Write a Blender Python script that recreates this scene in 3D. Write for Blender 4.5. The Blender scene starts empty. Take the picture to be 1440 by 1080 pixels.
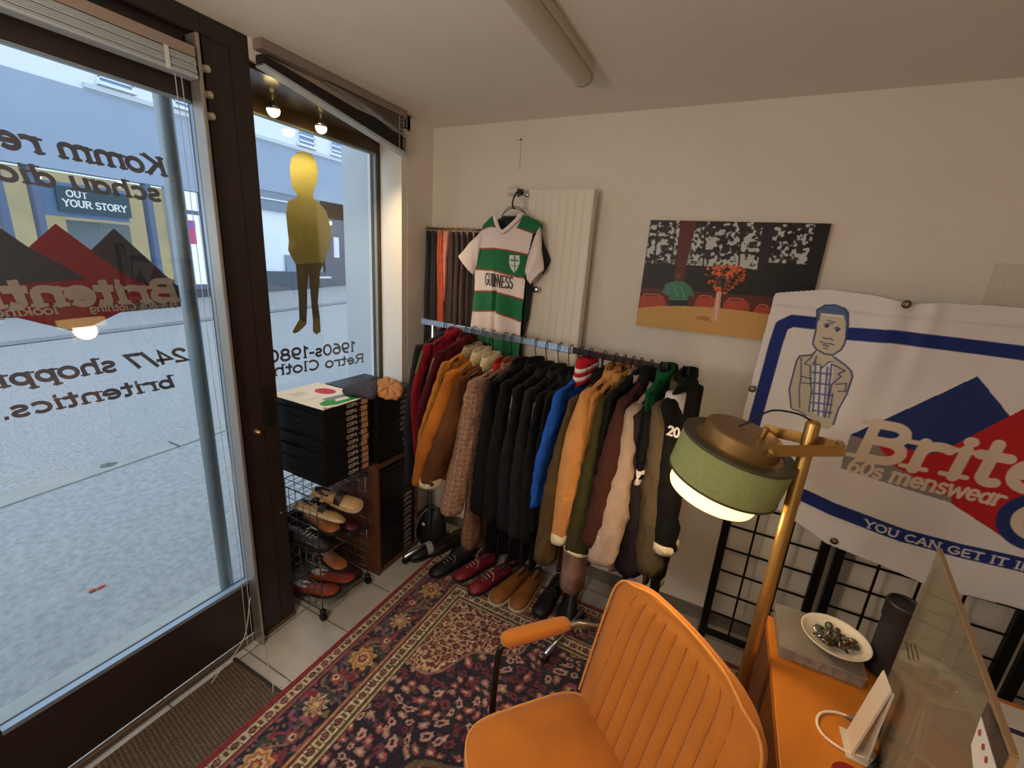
import bpy, bmesh, math, random
import numpy as np
from math import sin, cos, pi, radians as R_
from mathutils import Vector, Matrix
random.seed(7); np.random.seed(7)
SC = bpy.context.scene
COL = SC.collection
# ------------------------------------------------------------------ camera
HC = 1.68; FPX = 605.5; YAW, PIT, ROL = .453978, .272678, .069846
fwd = np.array([-sin(YAW)*cos(PIT), cos(YAW)*cos(PIT), -sin(PIT)])
_r = np.array([cos(YAW), sin(YAW), 0.0]); _u = np.cross(_r, fwd)
rgt = cos(ROL)*_r + sin(ROL)*_u
upv = -sin(ROL)*_r + cos(ROL)*_u
CP = np.array([0, 0, HC])
cam = bpy.data.cameras.new('camera'); cam.sensor_width = 36; cam.lens = FPX/1440*36
cam.clip_start = .02; cam.clip_end = 200
co = bpy.data.objects.new('camera', cam); COL.objects.link(co)
M = Matrix.Identity(4)
for i in range(3):
    M[i][0] = rgt[i]; M[i][1] = upv[i]; M[i][2] = -fwd[i]; M[i][3] = CP[i]
co.matrix_world = M
SC.camera = co
def ray(px, py): return (px-720)/FPX*rgt - (py-540)/FPX*upv + fwd
def at(px, py, ax, val):
    v = ray(px, py); return CP + v*((val-CP[ax])/v[ax])
def atn(px, py, n, d):                       # ray against the plane n.P = d
    v = ray(px, py); return CP + v*((d - n@CP)/(n@v))
def proj(P):
    q = np.array(P)-CP; z = q@fwd
    return 720+FPX*(q@rgt)/z, 540-FPX*(q@upv)/z
# ------------------------------------------------------------------ materials
def lin(c):
    c = np.asarray(c, float)/255.0
    return np.where(c <= .04045, c/12.92, ((c+.055)/1.055)**2.4)
def srgb4(c): return (*[float(x) for x in lin(c)], 1.0)
_M = {}
def mat(name, c, rough=.6, metal=0, noise=0, scale=20, bump=0, bscale=None, c2=None, emit=None, estr=0, spec=.5, sheen=0, wave=None):
    if name in _M: return _M[name]
    m = bpy.data.materials.new(name); m.use_nodes = True
    nt = m.node_tree; b = nt.nodes['Principled BSDF']
    b.inputs['Base Color'].default_value = srgb4(c)
    b.inputs['Roughness'].default_value = rough; b.inputs['Metallic'].default_value = metal
    b.inputs['Specular IOR Level'].default_value = spec
    if sheen: b.inputs['Sheen Weight'].default_value = sheen
    if emit is not None:
        b.inputs['Emission Color'].default_value = srgb4(emit); b.inputs['Emission Strength'].default_value = estr
    if noise or c2 is not None or bump:
        tc = nt.nodes.new('ShaderNodeTexCoord')
        nz = nt.nodes.new('ShaderNodeTexNoise'); nz.inputs['Scale'].default_value = scale; nz.inputs['Detail'].default_value = 5
        nt.links.new(tc.outputs['Object'], nz.inputs['Vector'])
        if noise or c2 is not None:
            rp = nt.nodes.new('ShaderNodeValToRGB')
            ca = lin(c); cb = lin(c2) if c2 is not None else ca
            if c2 is None: c0 = ca*(1-noise); c1 = np.minimum(ca*(1+noise), 1)
            else: c0, c1 = ca, cb
            rp.color_ramp.elements[0].color = (*c0, 1); rp.color_ramp.elements[1].color = (*c1, 1)
            rp.color_ramp.elements[0].position = .3; rp.color_ramp.elements[1].position = .7
            nt.links.new(nz.outputs['Fac'], rp.inputs['Fac']); nt.links.new(rp.outputs['Color'], b.inputs['Base Color'])
        if bump:
            n2 = nt.nodes.new('ShaderNodeTexNoise'); n2.inputs['Scale'].default_value = bscale or scale*4; n2.inputs['Detail'].default_value = 4
            nt.links.new(tc.outputs['Object'], n2.inputs['Vector'])
            bp = nt.nodes.new('ShaderNodeBump'); bp.inputs['Strength'].default_value = bump; bp.inputs['Distance'].default_value = .01
            nt.links.new(n2.outputs['Fac'], bp.inputs['Height']); nt.links.new(bp.outputs['Normal'], b.inputs['Normal'])
    _M[name] = m; return m
def vcol(name, rough=.8, sheen=0, bump=0, bscale=300):
    if name in _M: return _M[name]
    m = bpy.data.materials.new(name); m.use_nodes = True
    nt = m.node_tree; b = nt.nodes['Principled BSDF']; b.inputs['Roughness'].default_value = rough
    b.inputs['Specular IOR Level'].default_value = .3
    if sheen: b.inputs['Sheen Weight'].default_value = sheen
    a = nt.nodes.new('ShaderNodeAttribute'); a.attribute_name = 'Col'
    nt.links.new(a.outputs['Color'], b.inputs['Base Color'])
    if bump:
        tc = nt.nodes.new('ShaderNodeTexCoord')
        n2 = nt.nodes.new('ShaderNodeTexNoise'); n2.inputs['Scale'].default_value = bscale
        nt.links.new(tc.outputs['Object'], n2.inputs['Vector'])
        bp = nt.nodes.new('ShaderNodeBump'); bp.inputs['Strength'].default_value = bump; bp.inputs['Distance'].default_value = .004
        nt.links.new(n2.outputs['Fac'], bp.inputs['Height']); nt.links.new(bp.outputs['Normal'], b.inputs['Normal'])
    _M[name] = m; return m
def glass_mat(name, tint=(255, 255, 255), refl=.06, haze=0, hazec=(200, 200, 190)):
    if name in _M: return _M[name]
    m = bpy.data.materials.new(name); m.use_nodes = True
    nt = m.node_tree; nt.nodes.clear()
    o = nt.nodes.new('ShaderNodeOutputMaterial'); t = nt.nodes.new('ShaderNodeBsdfTransparent'); g = nt.nodes.new('ShaderNodeBsdfGlossy')
    t.inputs['Color'].default_value = srgb4(tint); g.inputs['Roughness'].default_value = .02
    lw = nt.nodes.new('ShaderNodeLayerWeight'); lw.inputs['Blend'].default_value = .12
    ad = nt.nodes.new('ShaderNodeMath'); ad.operation = 'MULTIPLY_ADD'; ad.inputs[1].default_value = .45; ad.inputs[2].default_value = refl*.5
    nt.links.new(lw.outputs['Fresnel'], ad.inputs[0])
    mx = nt.nodes.new('ShaderNodeMixShader'); nt.links.new(ad.outputs[0], mx.inputs['Fac'])
    nt.links.new(t.outputs[0], mx.inputs[1]); nt.links.new(g.outputs[0], mx.inputs[2])
    last = mx
    if haze:
        d = nt.nodes.new('ShaderNodeBsdfDiffuse'); d.inputs['Color'].default_value = srgb4(hazec)
        m2 = nt.nodes.new('ShaderNodeMixShader'); m2.inputs['Fac'].default_value = haze
        nt.links.new(mx.outputs[0], m2.inputs[1]); nt.links.new(d.outputs[0], m2.inputs[2]); last = m2
    nt.links.new(last.outputs[0], o.inputs['Surface'])
    _M[name] = m; return m
# ------------------------------------------------------------------ objects
def tag(o, label=None, cat=None, group=None, kind=None):
    if label: o['label'] = label
    if cat: o['category'] = cat
    if group: o['group'] = group
    if kind: o['kind'] = kind
    return o
def thing(name, label, cat, loc=(0, 0, 0), rz=0, group=None):
    o = bpy.data.objects.new(name, None); COL.objects.link(o); o.location = tuple(float(v) for v in loc); o.rotation_euler = (0, 0, rz)
    o.empty_display_size = .05
    return tag(o, label, cat, group)
class MB:
    def __init__(s): s.v = []; s.f = []; s.m = []; s.k = 0
    def add(s, vs, fs, mi=None):
        n = len(s.v); s.v += [tuple(float(c) for c in p) for p in vs]
        s.f += [tuple(i+n for i in f) for f in fs]; s.m += [s.k if mi is None else mi]*len(fs); return s
    def box(s, x0, x1, y0, y1, z0, z1):
        vs = [(x, y, z) for x in (x0, x1) for y in (y0, y1) for z in (z0, z1)]
        return s.add(vs, [(0, 1, 3, 2), (4, 6, 7, 5), (0, 4, 5, 1), (2, 3, 7, 6), (0, 2, 6, 4), (1, 5, 7, 3)])
    def hexa(s, b, t):      # two quads
        n = list(b)+list(t)
        return s.add(n, [(3, 2, 1, 0), (4, 5, 6, 7)]+[(i, (i+1) % 4, 4+(i+1) % 4, 4+i) for i in range(4)])
    def prism(s, pts, ext):  # planar polygon extruded by vector
        n = len(pts); e = np.array(ext); P = [np.array(p, float) for p in pts]
        return s.add([*P, *[p+e for p in P]], [tuple(range(n))[::-1], tuple(range(n, 2*n))]+[(i, (i+1) % n, n+(i+1) % n, n+i) for i in range(n)])
    def bar(s, a, b, w, h=None, up=(0, 0, 1)):
        a = np.array(a, float); b = np.array(b, float); d = b-a; d /= np.linalg.norm(d); h = h or w
        u = np.array(up, float)
        if abs(d@u) > .95: u = np.array([0, 1., 0])
        x = np.cross(d, u); x /= np.linalg.norm(x); y = np.cross(x, d)
        q = [x*sx*w/2+y*sy*h/2 for sx, sy in ((-1, -1), (1, -1), (1, 1), (-1, 1))]
        return s.hexa([a+p for p in q], [b+p for p in q])
    def loft(s, rings, caps=(1, 1), closed=True):
        n = len(rings[0]); vs = [p for r in rings for p in r]; fs = []
        for i in range(len(rings)-1):
            for j in range(n if closed else n-1):
                a = i*n+j; b = i*n+(j+1) % n; fs.append((a, b, b+n, a+n))
        if caps[0]: fs.append(tuple(range(n))[::-1])
        if caps[1]: fs.append(tuple(range((len(rings)-1)*n, len(rings)*n)))
        return s.add(vs, fs)
    def tube(s, path, r, n=8, caps=(1, 1), sy=1.0):
        P = [np.array(p, float) for p in path]; rings = []; ref = None
        for i, p in enumerate(P):
            d = P[min(i+1, len(P)-1)]-P[max(i-1, 0)]; d /= (np.linalg.norm(d) or 1)
            if ref is None:
                ref = np.array([0, 0, 1.]) if abs(d[2]) < .9 else np.array([1., 0, 0])
            x = ref-d*(ref@d); x /= (np.linalg.norm(x) or 1); y = np.cross(d, x); ref = x
            rr = r[i] if hasattr(r, '__len__') else r
            rings.append([p+x*rr*cos(2*pi*j/n)+y*rr*sy*sin(2*pi*j/n) for j in range(n)])
        return s.loft(rings, caps)
    def lathe(s, prof, n=24, c=(0, 0, 0), axis=None, caps=(0, 0)):
        c = np.array(c, float)
        if axis is None: X, Y, Z = np.eye(3)
        else:
            Z = np.array(axis, float); Z /= np.linalg.norm(Z); t = np.array([1., 0, 0]) if abs(Z[0]) < .9 else np.array([0, 1., 0])
            X = np.cross(t, Z); X /= np.linalg.norm(X); Y = np.cross(Z, X)
        return s.loft([[c+X*r*cos(2*pi*j/n)+Y*r*sin(2*pi*j/n)+Z*z for j in range(n)] for r, z in prof], caps)
    def ball(s, c, r, n=10, sc=(1, 1, 1)):
        prof = [(sin(pi*i/n), -cos(pi*i/n)) for i in range(n+1)]
        prof[0] = (.02, -1); prof[-1] = (.02, 1)
        return s.loft([[(c[0]+r*sc[0]*a*cos(2*pi*j/12), c[1]+r*sc[1]*a*sin(2*pi*j/12), c[2]+r*sc[2]*b) for j in range(12)] for a, b in prof])
    def map(s, fn): s.v = [tuple(float(c) for c in fn(np.array(p))) for p in s.v]; return s
    def build(s, name, mats, parent=None, off=None, smooth=False, bevel=0, seg=2, sub=0, solid=0):
        me = bpy.data.meshes.new(name)
        vs = s.v if off is None else [tuple(np.array(p)-np.array(off)) for p in s.v]
        me.from_pydata(vs, [], s.f)
        ml = mats if isinstance(mats, (list, tuple)) else [mats]
        for m in ml: me.materials.append(m)
        if len(ml) > 1: me.polygons.foreach_set('material_index', s.m)
        bm = bmesh.new(); bm.from_mesh(me); bmesh.ops.recalc_face_normals(bm, faces=bm.faces); bm.to_mesh(me); bm.free()
        if smooth: me.polygons.foreach_set('use_smooth', [True]*len(me.polygons))
        me.update()
        o = bpy.data.objects.new(name, me); COL.objects.link(o)
        if parent is not None: o.parent = parent
        if solid:
            k = o.modifiers.new('solid', 'SOLIDIFY'); k.thickness = solid; k.offset = 0
        if bevel:
            b = o.modifiers.new('bevel', 'BEVEL'); b.width = bevel; b.segments = seg; b.limit_method = 'ANGLE'; b.angle_limit = R_(35)
        if sub:
            b = o.modifiers.new('sub', 'SUBSURF'); b.levels = b.render_levels = sub
        return o
def box(name, m, parent, x0, x1, y0, y1, z0, z1, bevel=0, off=None):
    return MB().box(x0, x1, y0, y1, z0, z1).build(name, m, parent, off=off, bevel=bevel)
def struct(o): o['kind'] = 'structure'; return o
def sell(cx, cy, a, b, n=20, e=2.6):       # superellipse ring in 2-D
    out = []
    for i in range(n):
        t = 2*pi*i/n; c, s_ = cos(t), sin(t)
        out.append((cx+a*math.copysign(abs(c)**(2/e), c), cy+b*math.copysign(abs(s_)**(2/e), s_)))
    return out
def smoothpath(pts, k=6):                   # Catmull-Rom
    P = [np.array(p, float) for p in pts]; P = [2*P[0]-P[1]]+P+[2*P[-1]-P[-2]]; out = []
    for i in range(1, len(P)-2):
        for j in range(k):
            t = j/k; a, b, c, d = P[i-1:i+3]
            out.append(.5*((2*b)+(-a+c)*t+(2*a-5*b+4*c-d)*t*t+(-a+3*b-3*c+d)*t**3))
    out.append(P[-2]); return out
# ------------------------------------------------------------------ stroke lettering
def arc(cx, cy, rx, ry, a0, a1, n=9): return [(cx+rx*cos(R_(a0+(a1-a0)*i/(n-1))), cy+ry*sin(R_(a0+(a1-a0)*i/(n-1)))) for i in range(n)]
X = .7
def bowl(cx=.3, cy=.35, rx=.24, ry=.33): return arc(cx, cy, rx, ry, 0, 360, 17)
GL = {   # glyph: (advance, strokes, serif points)
 'B': (.72, [[(.12, 0), (.12, 1)], [(.12, .96), (.35, .96)]+arc(.36, .745, .2, .215, 90, -90)+[(.12, .53)], [(.36, .53)]+arc(.38, .285, .23, .245, 90, -90)+[(.12, .04)]], [(.1, 0), (.1, 1)]),
 'K': (.78, [[(.14, 0), (.14, 1)], [(.66, 1), (.16, .45)], [(.3, .58), (.68, 0)]], [(.14, 0), (.14, 1), (.66, 1), (.68, 0)]),
 'R': (.76, [[(.12, 0), (.12, 1)], [(.12, .96), (.38, .96)]+arc(.38, .73, .22, .23, 90, -90)+[(.12, .5)], [(.36, .5), (.66, 0)]], [(.12, 0), (.12, 1), (.68, 0)]),
 'C': (.74, [arc(.42, .5, .32, .47, 50, 310, 15)], []),
 'G': (.78, [arc(.42, .5, .32, .47, 50, 330, 15), [(.7, .26), (.7, .45), (.48, .45)]], []),
 'O': (.8, [arc(.4, .5, .32, .47, 0, 360, 21)], []),
 'P': (.68, [[(.12, 0), (.12, 1)], [(.12, .96), (.36, .96)]+arc(.36, .71, .22, .25, 90, -90)+[(.12, .46)]], [(.12, 0), (.12, 1)]),
 'A': (.78, [[(.1, 0), (.39, 1), (.68, 0)], [(.2, .32), (.58, .32)]], [(.1, 0), (.68, 0)]),
 'U': (.78, [[(.14, 1), (.14, .35)]+arc(.39, .34, .25, .3, 180, 360)+[(.64, 1)]], [(.14, 1), (.64, 1)]),
 'Y': (.74, [[(.08, 1), (.37, .5), (.66, 1)], [(.37, .5), (.37, 0)]], [(.08, 1), (.66, 1), (.37, 0)]),
 'N': (.8, [[(.14, 0), (.14, 1), (.64, 0), (.64, 1)]], [(.14, 0), (.14, 1), (.64, 1)]),
 'E': (.66, [[(.58, .04), (.14, .04), (.14, .96), (.58, .96)], [(.14, .5), (.48, .5)]], []),
 'F': (.62, [[(.14, 0), (.14, .96), (.56, .96)], [(.14, .5), (.46, .5)]], [(.14, 0)]),
 'T': (.66, [[(.06, .96), (.6, .96)], [(.33, .96), (.33, 0)]], [(.33, 0)]),
 'I': (.32, [[(.16, 0), (.16, 1)]], [(.16, 0), (.16, 1)]),
 'S': (.64, [arc(.32, .74, .23, .23, 30, 270, 11)+arc(.32, .27, .24, .24, 90, -150, 11)], []),
 'o': (.6, [bowl()], []),
 'm': (.98, [[(.12, 0), (.12, X)], [(.12, .5)]+arc(.3, .48, .18, .2, 170, 0)+[(.48, 0)], [(.48, .5)]+arc(.66, .48, .18, .2, 170, 0)+[(.84, 0)]], [(.12, 0), (.48, 0), (.84, 0), (.06, X)]),
 'n': (.64, [[(.12, 0), (.12, X)], [(.12, .48)]+arc(.32, .46, .2, .22, 170, 0)+[(.52, 0)]], [(.12, 0), (.52, 0), (.06, X)]),
 'r': (.5, [[(.12, 0), (.12, X)], [(.12, .45)]+arc(.33, .45, .2, .21, 165, 55)], [(.12, 0), (.06, X)]),
 'e': (.58, [[(.10, .36), (.48, .36)], arc(.29, .35, .22, .32, 2, 310, 15)], []),
 'i': (.3, [[(.14, 0), (.14, X)], [(.13, .9), (.16, .9)]], [(.14, 0), (.08, X)]),
 't': (.42, [[(.16, .95), (.16, .18)]+arc(.28, .16, .12, .14, 180, 300), [(.02, .66), (.36, .66)]], []),
 's': (.5, [arc(.25, .51, .16, .16, 30, 270, 9)+arc(.25, .185, .17, .165, 90, -150, 9)], []),
 'c': (.54, [arc(.3, .35, .23, .32, 50, 310, 13)], []),
 'h': (.64, [[(.12, 0), (.12, 1)], [(.12, .48)]+arc(.32, .46, .2, .22, 170, 0)+[(.52, 0)]], [(.12, 0), (.52, 0), (.06, 1)]),
 'a': (.58, [bowl(.27, .33, .2, .3), [(.48, X), (.48, 0)]], [(.52, 0)]),
 'u': (.64, [[(.12, X), (.12, .24)]+arc(.3, .22, .18, .2, 180, 350), [(.5, X), (.5, 0)]], [(.06, X), (.54, 0)]),
 'd': (.62, [bowl(.27, .33, .2, .3), [(.48, 1), (.48, 0)]], [(.52, 0), (.42, 1)]),
 'b': (.62, [bowl(.33, .33, .2, .3), [(.12, 1), (.12, 0)]], [(.06, 1)]),
 'g': (.6, [bowl(.27, .37, .2, .28), [(.48, X), (.48, -.12)]+arc(.29, -.12, .19, .16, 0, -150)], []),
 'p': (.62, [bowl(.33, .35, .2, .3), [(.12, X), (.12, -.3)]], [(.12, -.3), (.06, X)]),
 'k': (.62, [[(.12, 0), (.12, 1)], [(.52, X), (.14, .3)], [(.27, .42), (.54, 0)]], [(.12, 0), (.06, 1), (.56, 0)]),
 'l': (.3, [[(.14, 0), (.14, 1)]], [(.14, 0), (.08, 1)]),
 'w': (.86, [[(.05, X), (.22, 0), (.42, .62), (.62, 0), (.8, X)]], [(.05, X), (.8, X)]),
 '0': (.66, [arc(.33, .48, .24, .46, 0, 360, 19)], []),
 '1': (.44, [[(.06, .8), (.24, .96), (.24, 0)]], [(.24, 0)]),
 '2': (.6, [arc(.29, .7, .22, .25, 165, -40, 11)+[(.07, .04), (.53, .04)]], []),
 '4': (.64, [[(.44, 0), (.44, .96), (.06, .3), (.6, .3)]], []),
 '6': (.62, [arc(.32, .3, .23, .28, 0, 360, 17), [(.1, .36)]+arc(.42, .46, .33, .48, 175, 80, 7)], []),
 '7': (.58, [[(.06, .94), (.52, .94), (.22, 0)]], []),
 '8': (.62, [arc(.31, .71, .19, .22, 0, 360, 15), arc(.31, .25, .23, .24, 0, 360, 17)], []),
 '9': (.62, [arc(.3, .66, .23, .28, 0, 360, 17), [(.52, .6)]+arc(.2, .5, .33, .48, 5, -100, 7)], []),
 '/': (.44, [[(.02, -.1), (.42, 1)]], []), '-': (.36, [[(.05, .38), (.31, .38)]], []), '.': (.26, [[(.1, .04), (.14, .04)]], []),
 ' ': (.34, [], []), ',': (.26, [[(.14, .06), (.06, -.14)]], []), '!': (.28, [[(.14, 1), (.14, .3)], [(.13, .04), (.15, .04)]], [])}
def text_strokes(s, h, slant=0, track=1.0, serif=.15):
    """Polylines (baseline at 0) for a text of cap height h -> [(points, is_serif)], width"""
    out = []; x = 0
    for ch in s:
        adv, st, sf = GL[ch]
        T = lambda p: ((x+p[0]*track+slant*p[1])*h, p[1]*h)
        for q in st: out.append(([T(p) for p in q], False))
        for p in sf: 
            yy = p[1]+(.035 if p[1] <= 0.01 else -.035)
            out.append(([T((p[0]-serif, yy)), T((p[0]+serif, yy))], True))
        x += adv*track
    return out, x*h
def ribbon(mb, pts, w, emb):
    """flat ribbon along 2-D points; emb maps (x, y) to 3-D"""
    P = [np.array(p, float) for p in pts]; n = len(P); L = []; Rr = []
    closed = n > 3 and np.hypot(*(P[0]-P[-1])) < 1e-6
    for i in range(n):
        a = P[i-1] if i > 0 else (P[-2] if closed else P[0]); b = P[i+1] if i < n-1 else (P[1] if closed else P[-1])
        d1 = P[i]-a; d2 = b-P[i]
        if np.hypot(*d1) < 1e-9: d1 = d2
        if np.hypot(*d2) < 1e-9: d2 = d1
        d1 = d1/np.hypot(*d1); d2 = d2/np.hypot(*d2); d = d1+d2; l = np.hypot(*d); d = d1 if l < .2 else d/l
        k = min(1/max(.35, d@d1), 2); nn = np.array([-d[1], d[0]])*w/2*k
        e = d1*0
        if not closed and i == 0: e = -d2*w*.25
        if not closed and i == n-1: e = d1*w*.25
        L.append(P[i]+nn+e); Rr.append(P[i]-nn+e)
    mb.add([emb(*p) for p in L]+[emb(*p) for p in Rr], [(i, i+1, n+i+1, n+i) for i in range(n-1)])
def letters(mb, s, h, x, y, emb, weight=.2, slant=0, track=1.0, serif=.15, width=None, nrm=(1, 0, 0)):
    st, w = text_strokes(s, h, slant, track, serif)
    k = 1 if width is None else width/w
    N = np.array(nrm, float)*2.5e-5
    for j, (q, sf) in enumerate(st): ribbon(mb, [(x+p[0]*k, y+p[1]) for p in q], h*weight*(.5 if sf else 1), lambda a, b, j=j: np.array(emb(a, b))+N*j)
    return w*k
# ------------------------------------------------------------------ painted canvases (colour per vertex of a dense grid)
class Canvas:
    def __init__(s, x0, x1, y0, y1, res, bg):
        s.nx = int(round((x1-x0)/res))+1; s.ny = int(round((y1-y0)/res))+1
        s.xs = np.linspace(x0, x1, s.nx); s.ys = np.linspace(y0, y1, s.ny); s.res = res
        s.X, s.Y = np.meshgrid(s.xs, s.ys); s.C = np.empty((s.ny, s.nx, 3)); s.C[:] = bg
    def _win(s, x0, x1, y0, y1):
        i0 = max(0, np.searchsorted(s.xs, x0)-1); i1 = min(s.nx, np.searchsorted(s.xs, x1)+1)
        j0 = max(0, np.searchsorted(s.ys, y0)-1); j1 = min(s.ny, np.searchsorted(s.ys, y1)+1)
        return (slice(j0, j1), slice(i0, i1)) if i1 > i0 and j1 > j0 else None
    def _put(s, w, a, col):
        a = np.clip(a, 0, 1)[..., None]; s.C[w] = s.C[w]*(1-a)+np.array(col, float)*a
    def poly(s, pts, col, alpha=1.0):
        P = np.array(pts, float); w = s._win(P[:, 0].min(), P[:, 0].max(), P[:, 1].min(), P[:, 1].max())
        if w is None: return
        X, Y = s.X[w], s.Y[w]; ins = np.zeros(X.shape, bool)
        for (ax, ay), (bx, by) in zip(P, np.roll(P, -1, 0)):
            c = ((ay > Y) != (by > Y))
            with np.errstate(divide='ignore', invalid='ignore'):
                ins ^= c & (X < (bx-ax)*(Y-ay)/((by-ay) if by != ay else 1e-12)+ax)
        s._put(w, ins.astype(float)*alpha, col)
    def stroke(s, pts, wd, col, alpha=1.0):
        P = np.array(pts, float); m = wd+s.res
        w = s._win(P[:, 0].min()-m, P[:, 0].max()+m, P[:, 1].min()-m, P[:, 1].max()+m)
        if w is None: return
        X, Y = s.X[w], s.Y[w]; D = np.full(X.shape, 9e9)
        for a, b in zip(P[:-1], P[1:]):
            d = b-a; L = d@d or 1e-12; t = np.clip(((X-a[0])*d[0]+(Y-a[1])*d[1])/L, 0, 1)
            D = np.minimum(D, np.hypot(X-a[0]-t*d[0], Y-a[1]-t*d[1]))
        s._put(w, ((wd/2-D)/s.res+.5)*alpha, col)
    def disc(s, x, y, r, col, ry=None, alpha=1.0):
        ry = ry or r; w = s._win(x-r, x+r, y-ry, y+ry)
        if w is None: return
        q = np.hypot((s.X[w]-x)/r, (s.Y[w]-y)/ry); s._put(w, ((1-q)*min(r, ry)/s.res+.5)*alpha, col)
    def text(s, t, h, fn, col, weight=.2, slant=0, track=1.0, serif=.15, width=None):
        st, w = text_strokes(t, h, slant, track, serif); k = 1 if width is None else width/w
        for q, sf in st: s.stroke([fn(p[0]*k, p[1]) for p in q], h*weight*(.5 if sf else 1), col)
def painted(name, cv, pos, m, parent=None, off=None, mask=None):
    """pos: (ny,nx,3) array of vertex positions"""
    ny, nx = cv.ny, cv.nx; me = bpy.data.meshes.new(name)
    V = pos.reshape(-1, 3).astype(np.float32)
    if off is not None: V = V-np.array(off, np.float32)
    j, i = np.meshgrid(np.arange(ny-1), np.arange(nx-1), indexing='ij'); a = (j*nx+i)
    F = np.stack([a, a+1, a+nx+1, a+nx], -1).reshape(-1, 4)
    if mask is not None:
        ok = mask.reshape(-1); F = F[ok[F].all(1)]
    nf = len(F)
    me.vertices.add(len(V)); me.vertices.foreach_set('co', V.ravel())
    me.loops.add(nf*4); me.loops.foreach_set('vertex_index', F.ravel().astype(np.int32))
    me.polygons.add(nf); me.polygons.foreach_set('loop_start', np.arange(0, nf*4, 4, dtype=np.int32))
    me.polygons.foreach_set('use_smooth', np.ones(nf, bool))
    me.update(calc_edges=True)
    at_ = me.color_attributes.new('Col', 'FLOAT_COLOR', 'POINT')
    c = np.ones((len(V), 4), np.float32); c[:, :3] = lin(np.clip(cv.C, 0, 255)).reshape(-1, 3)
    at_.data.foreach_set('color', c.ravel())
    me.materials.append(m)
    if mask is not None:
        bm = bmesh.new(); bm.from_mesh(me); bmesh.ops.delete(bm, geom=[v for v in bm.verts if not v.link_faces], context='VERTS'); bm.to_mesh(me); bm.free()
    o = bpy.data.objects.new(name, me); COL.objects.link(o)
    if parent is not None: o.parent = parent
    return o
def vnoise(ny, nx, cy, cx, seed=0, octv=1):
    rg = np.random.RandomState(seed); out = np.zeros((ny, nx)); amp = 1; tot = 0
    for o in range(octv):
        gy, gx = max(2, int(cy*2**o)+1), max(2, int(cx*2**o)+1)
        g = rg.rand(gy+1, gx+1); yy = np.linspace(0, gy-1e-6, ny); xx = np.linspace(0, gx-1e-6, nx)
        j = yy.astype(int); i = xx.astype(int); fy = (yy-j)[:, None]; fx = (xx-i)[None, :]
        fy = fy*fy*(3-2*fy); fx = fx*fx*(3-2*fx)
        a = g[j][:, i]; b = g[j][:, i+1]; c = g[j+1][:, i]; d = g[j+1][:, i+1]
        out += amp*((a*(1-fx)+b*fx)*(1-fy)+(c*(1-fx)+d*fx)*fy); tot += amp; amp *= .5
    return out/tot
# ================================================================== SETTING
WX = -1.59; DY = 2.09; CZ = 2.345; XR = 2.5; YB = -2.3
m_wall = mat('plaster', (228, 218, 205), .9, noise=.03, scale=3, bump=.12, bscale=160)
m_ceil = mat('ceiling_paint', (236, 228, 217), .95, noise=.02, scale=2, bump=.08, bscale=90)
m_dark = mat('dark_brown_metal', (44, 34, 31), .38, noise=.12, scale=8)
m_dark2 = mat('dark_brown_seam', (20, 15, 14), .6)
m_alu = mat('aluminium', (168, 160, 148), .38, .7)
m_black = mat('black_metal', (16, 15, 16), .45, .3)
m_chrome = mat('chrome', (205, 208, 212), .16, 1)
m_white = mat('white_paint', (228, 226, 220), .45)
m_sk = mat('skirting_tile', (120, 112, 104), .5, noise=.1, scale=20)
# floor of pale square tiles
def tile_mat():
    m = bpy.data.materials.new('floor_tiles'); m.use_nodes = True; nt = m.node_tree; b = nt.nodes['Principled BSDF']
    tc = nt.nodes.new('ShaderNodeTexCoord'); mp = nt.nodes.new('ShaderNodeMapping'); mp.inputs['Location'].default_value = (.15, -.275, 0)
    br = nt.nodes.new('ShaderNodeTexBrick'); br.offset = 0; br.inputs['Scale'].default_value = 1
    br.inputs['Brick Width'].default_value = .285; br.inputs['Row Height'].default_value = .285; br.inputs['Mortar Size'].default_value = .0035
    br.inputs['Color1'].default_value = srgb4((206, 199, 187)); br.inputs['Color2'].default_value = srgb4((198, 191, 180)); br.inputs['Mortar'].default_value = srgb4((128, 119, 108))
    nz = nt.nodes.new('ShaderNodeTexNoise'); nz.inputs['Scale'].default_value = 9; nz.inputs['Detail'].default_value = 6
    mx = nt.nodes.new('ShaderNodeMix'); mx.data_type = 'RGBA'; mx.blend_type = 'MULTIPLY'; mx.inputs[0].default_value = .35
    nt.links.new(tc.outputs['Object'], mp.inputs['Vector']); nt.links.new(mp.outputs[0], br.inputs['Vector']); nt.links.new(tc.outputs['Object'], nz.inputs['Vector'])
    nt.links.new(br.outputs['Color'], mx.inputs[6]); nt.links.new(nz.outputs['Fac'], mx.inputs[7]); nt.links.new(mx.outputs[2], b.inputs['Base Color'])
    b.inputs['Roughness'].default_value = .32
    return m
m_tile = tile_mat()
struct(box('floor', m_tile, None, -1.9, XR, YB, DY, -.12, 0))
struct(box('ceiling', m_ceil, None, -1.95, XR, YB, DY+.1, CZ, CZ+.12))
struct(box('wall_back', m_wall, None, -1.9, XR+.1, DY, DY+.12, -.1, CZ))
struct(box('wall_right', m_wall, None, XR, XR+.1, YB, DY, -.1, CZ))
struct(box('wall_rear', m_wall, None, -1.9, XR+.1, YB-.1, YB, -.1, CZ))
w = MB().box(-1.9, WX, YB, -.12, -.1, CZ)
w.hexa([(WX, 1.835, -.02), (WX, DY, -.02), (-2.2, DY, -.02), (-1.885, 1.99, -.02)], [(WX, 1.835, CZ), (WX, DY, CZ), (-2.2, DY, CZ), (-1.885, 1.99, CZ)])
w.box(-1.9, WX, 1.08, 1.9, 2.28, CZ)
struct(w.build('wall_left', m_wall))
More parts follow.
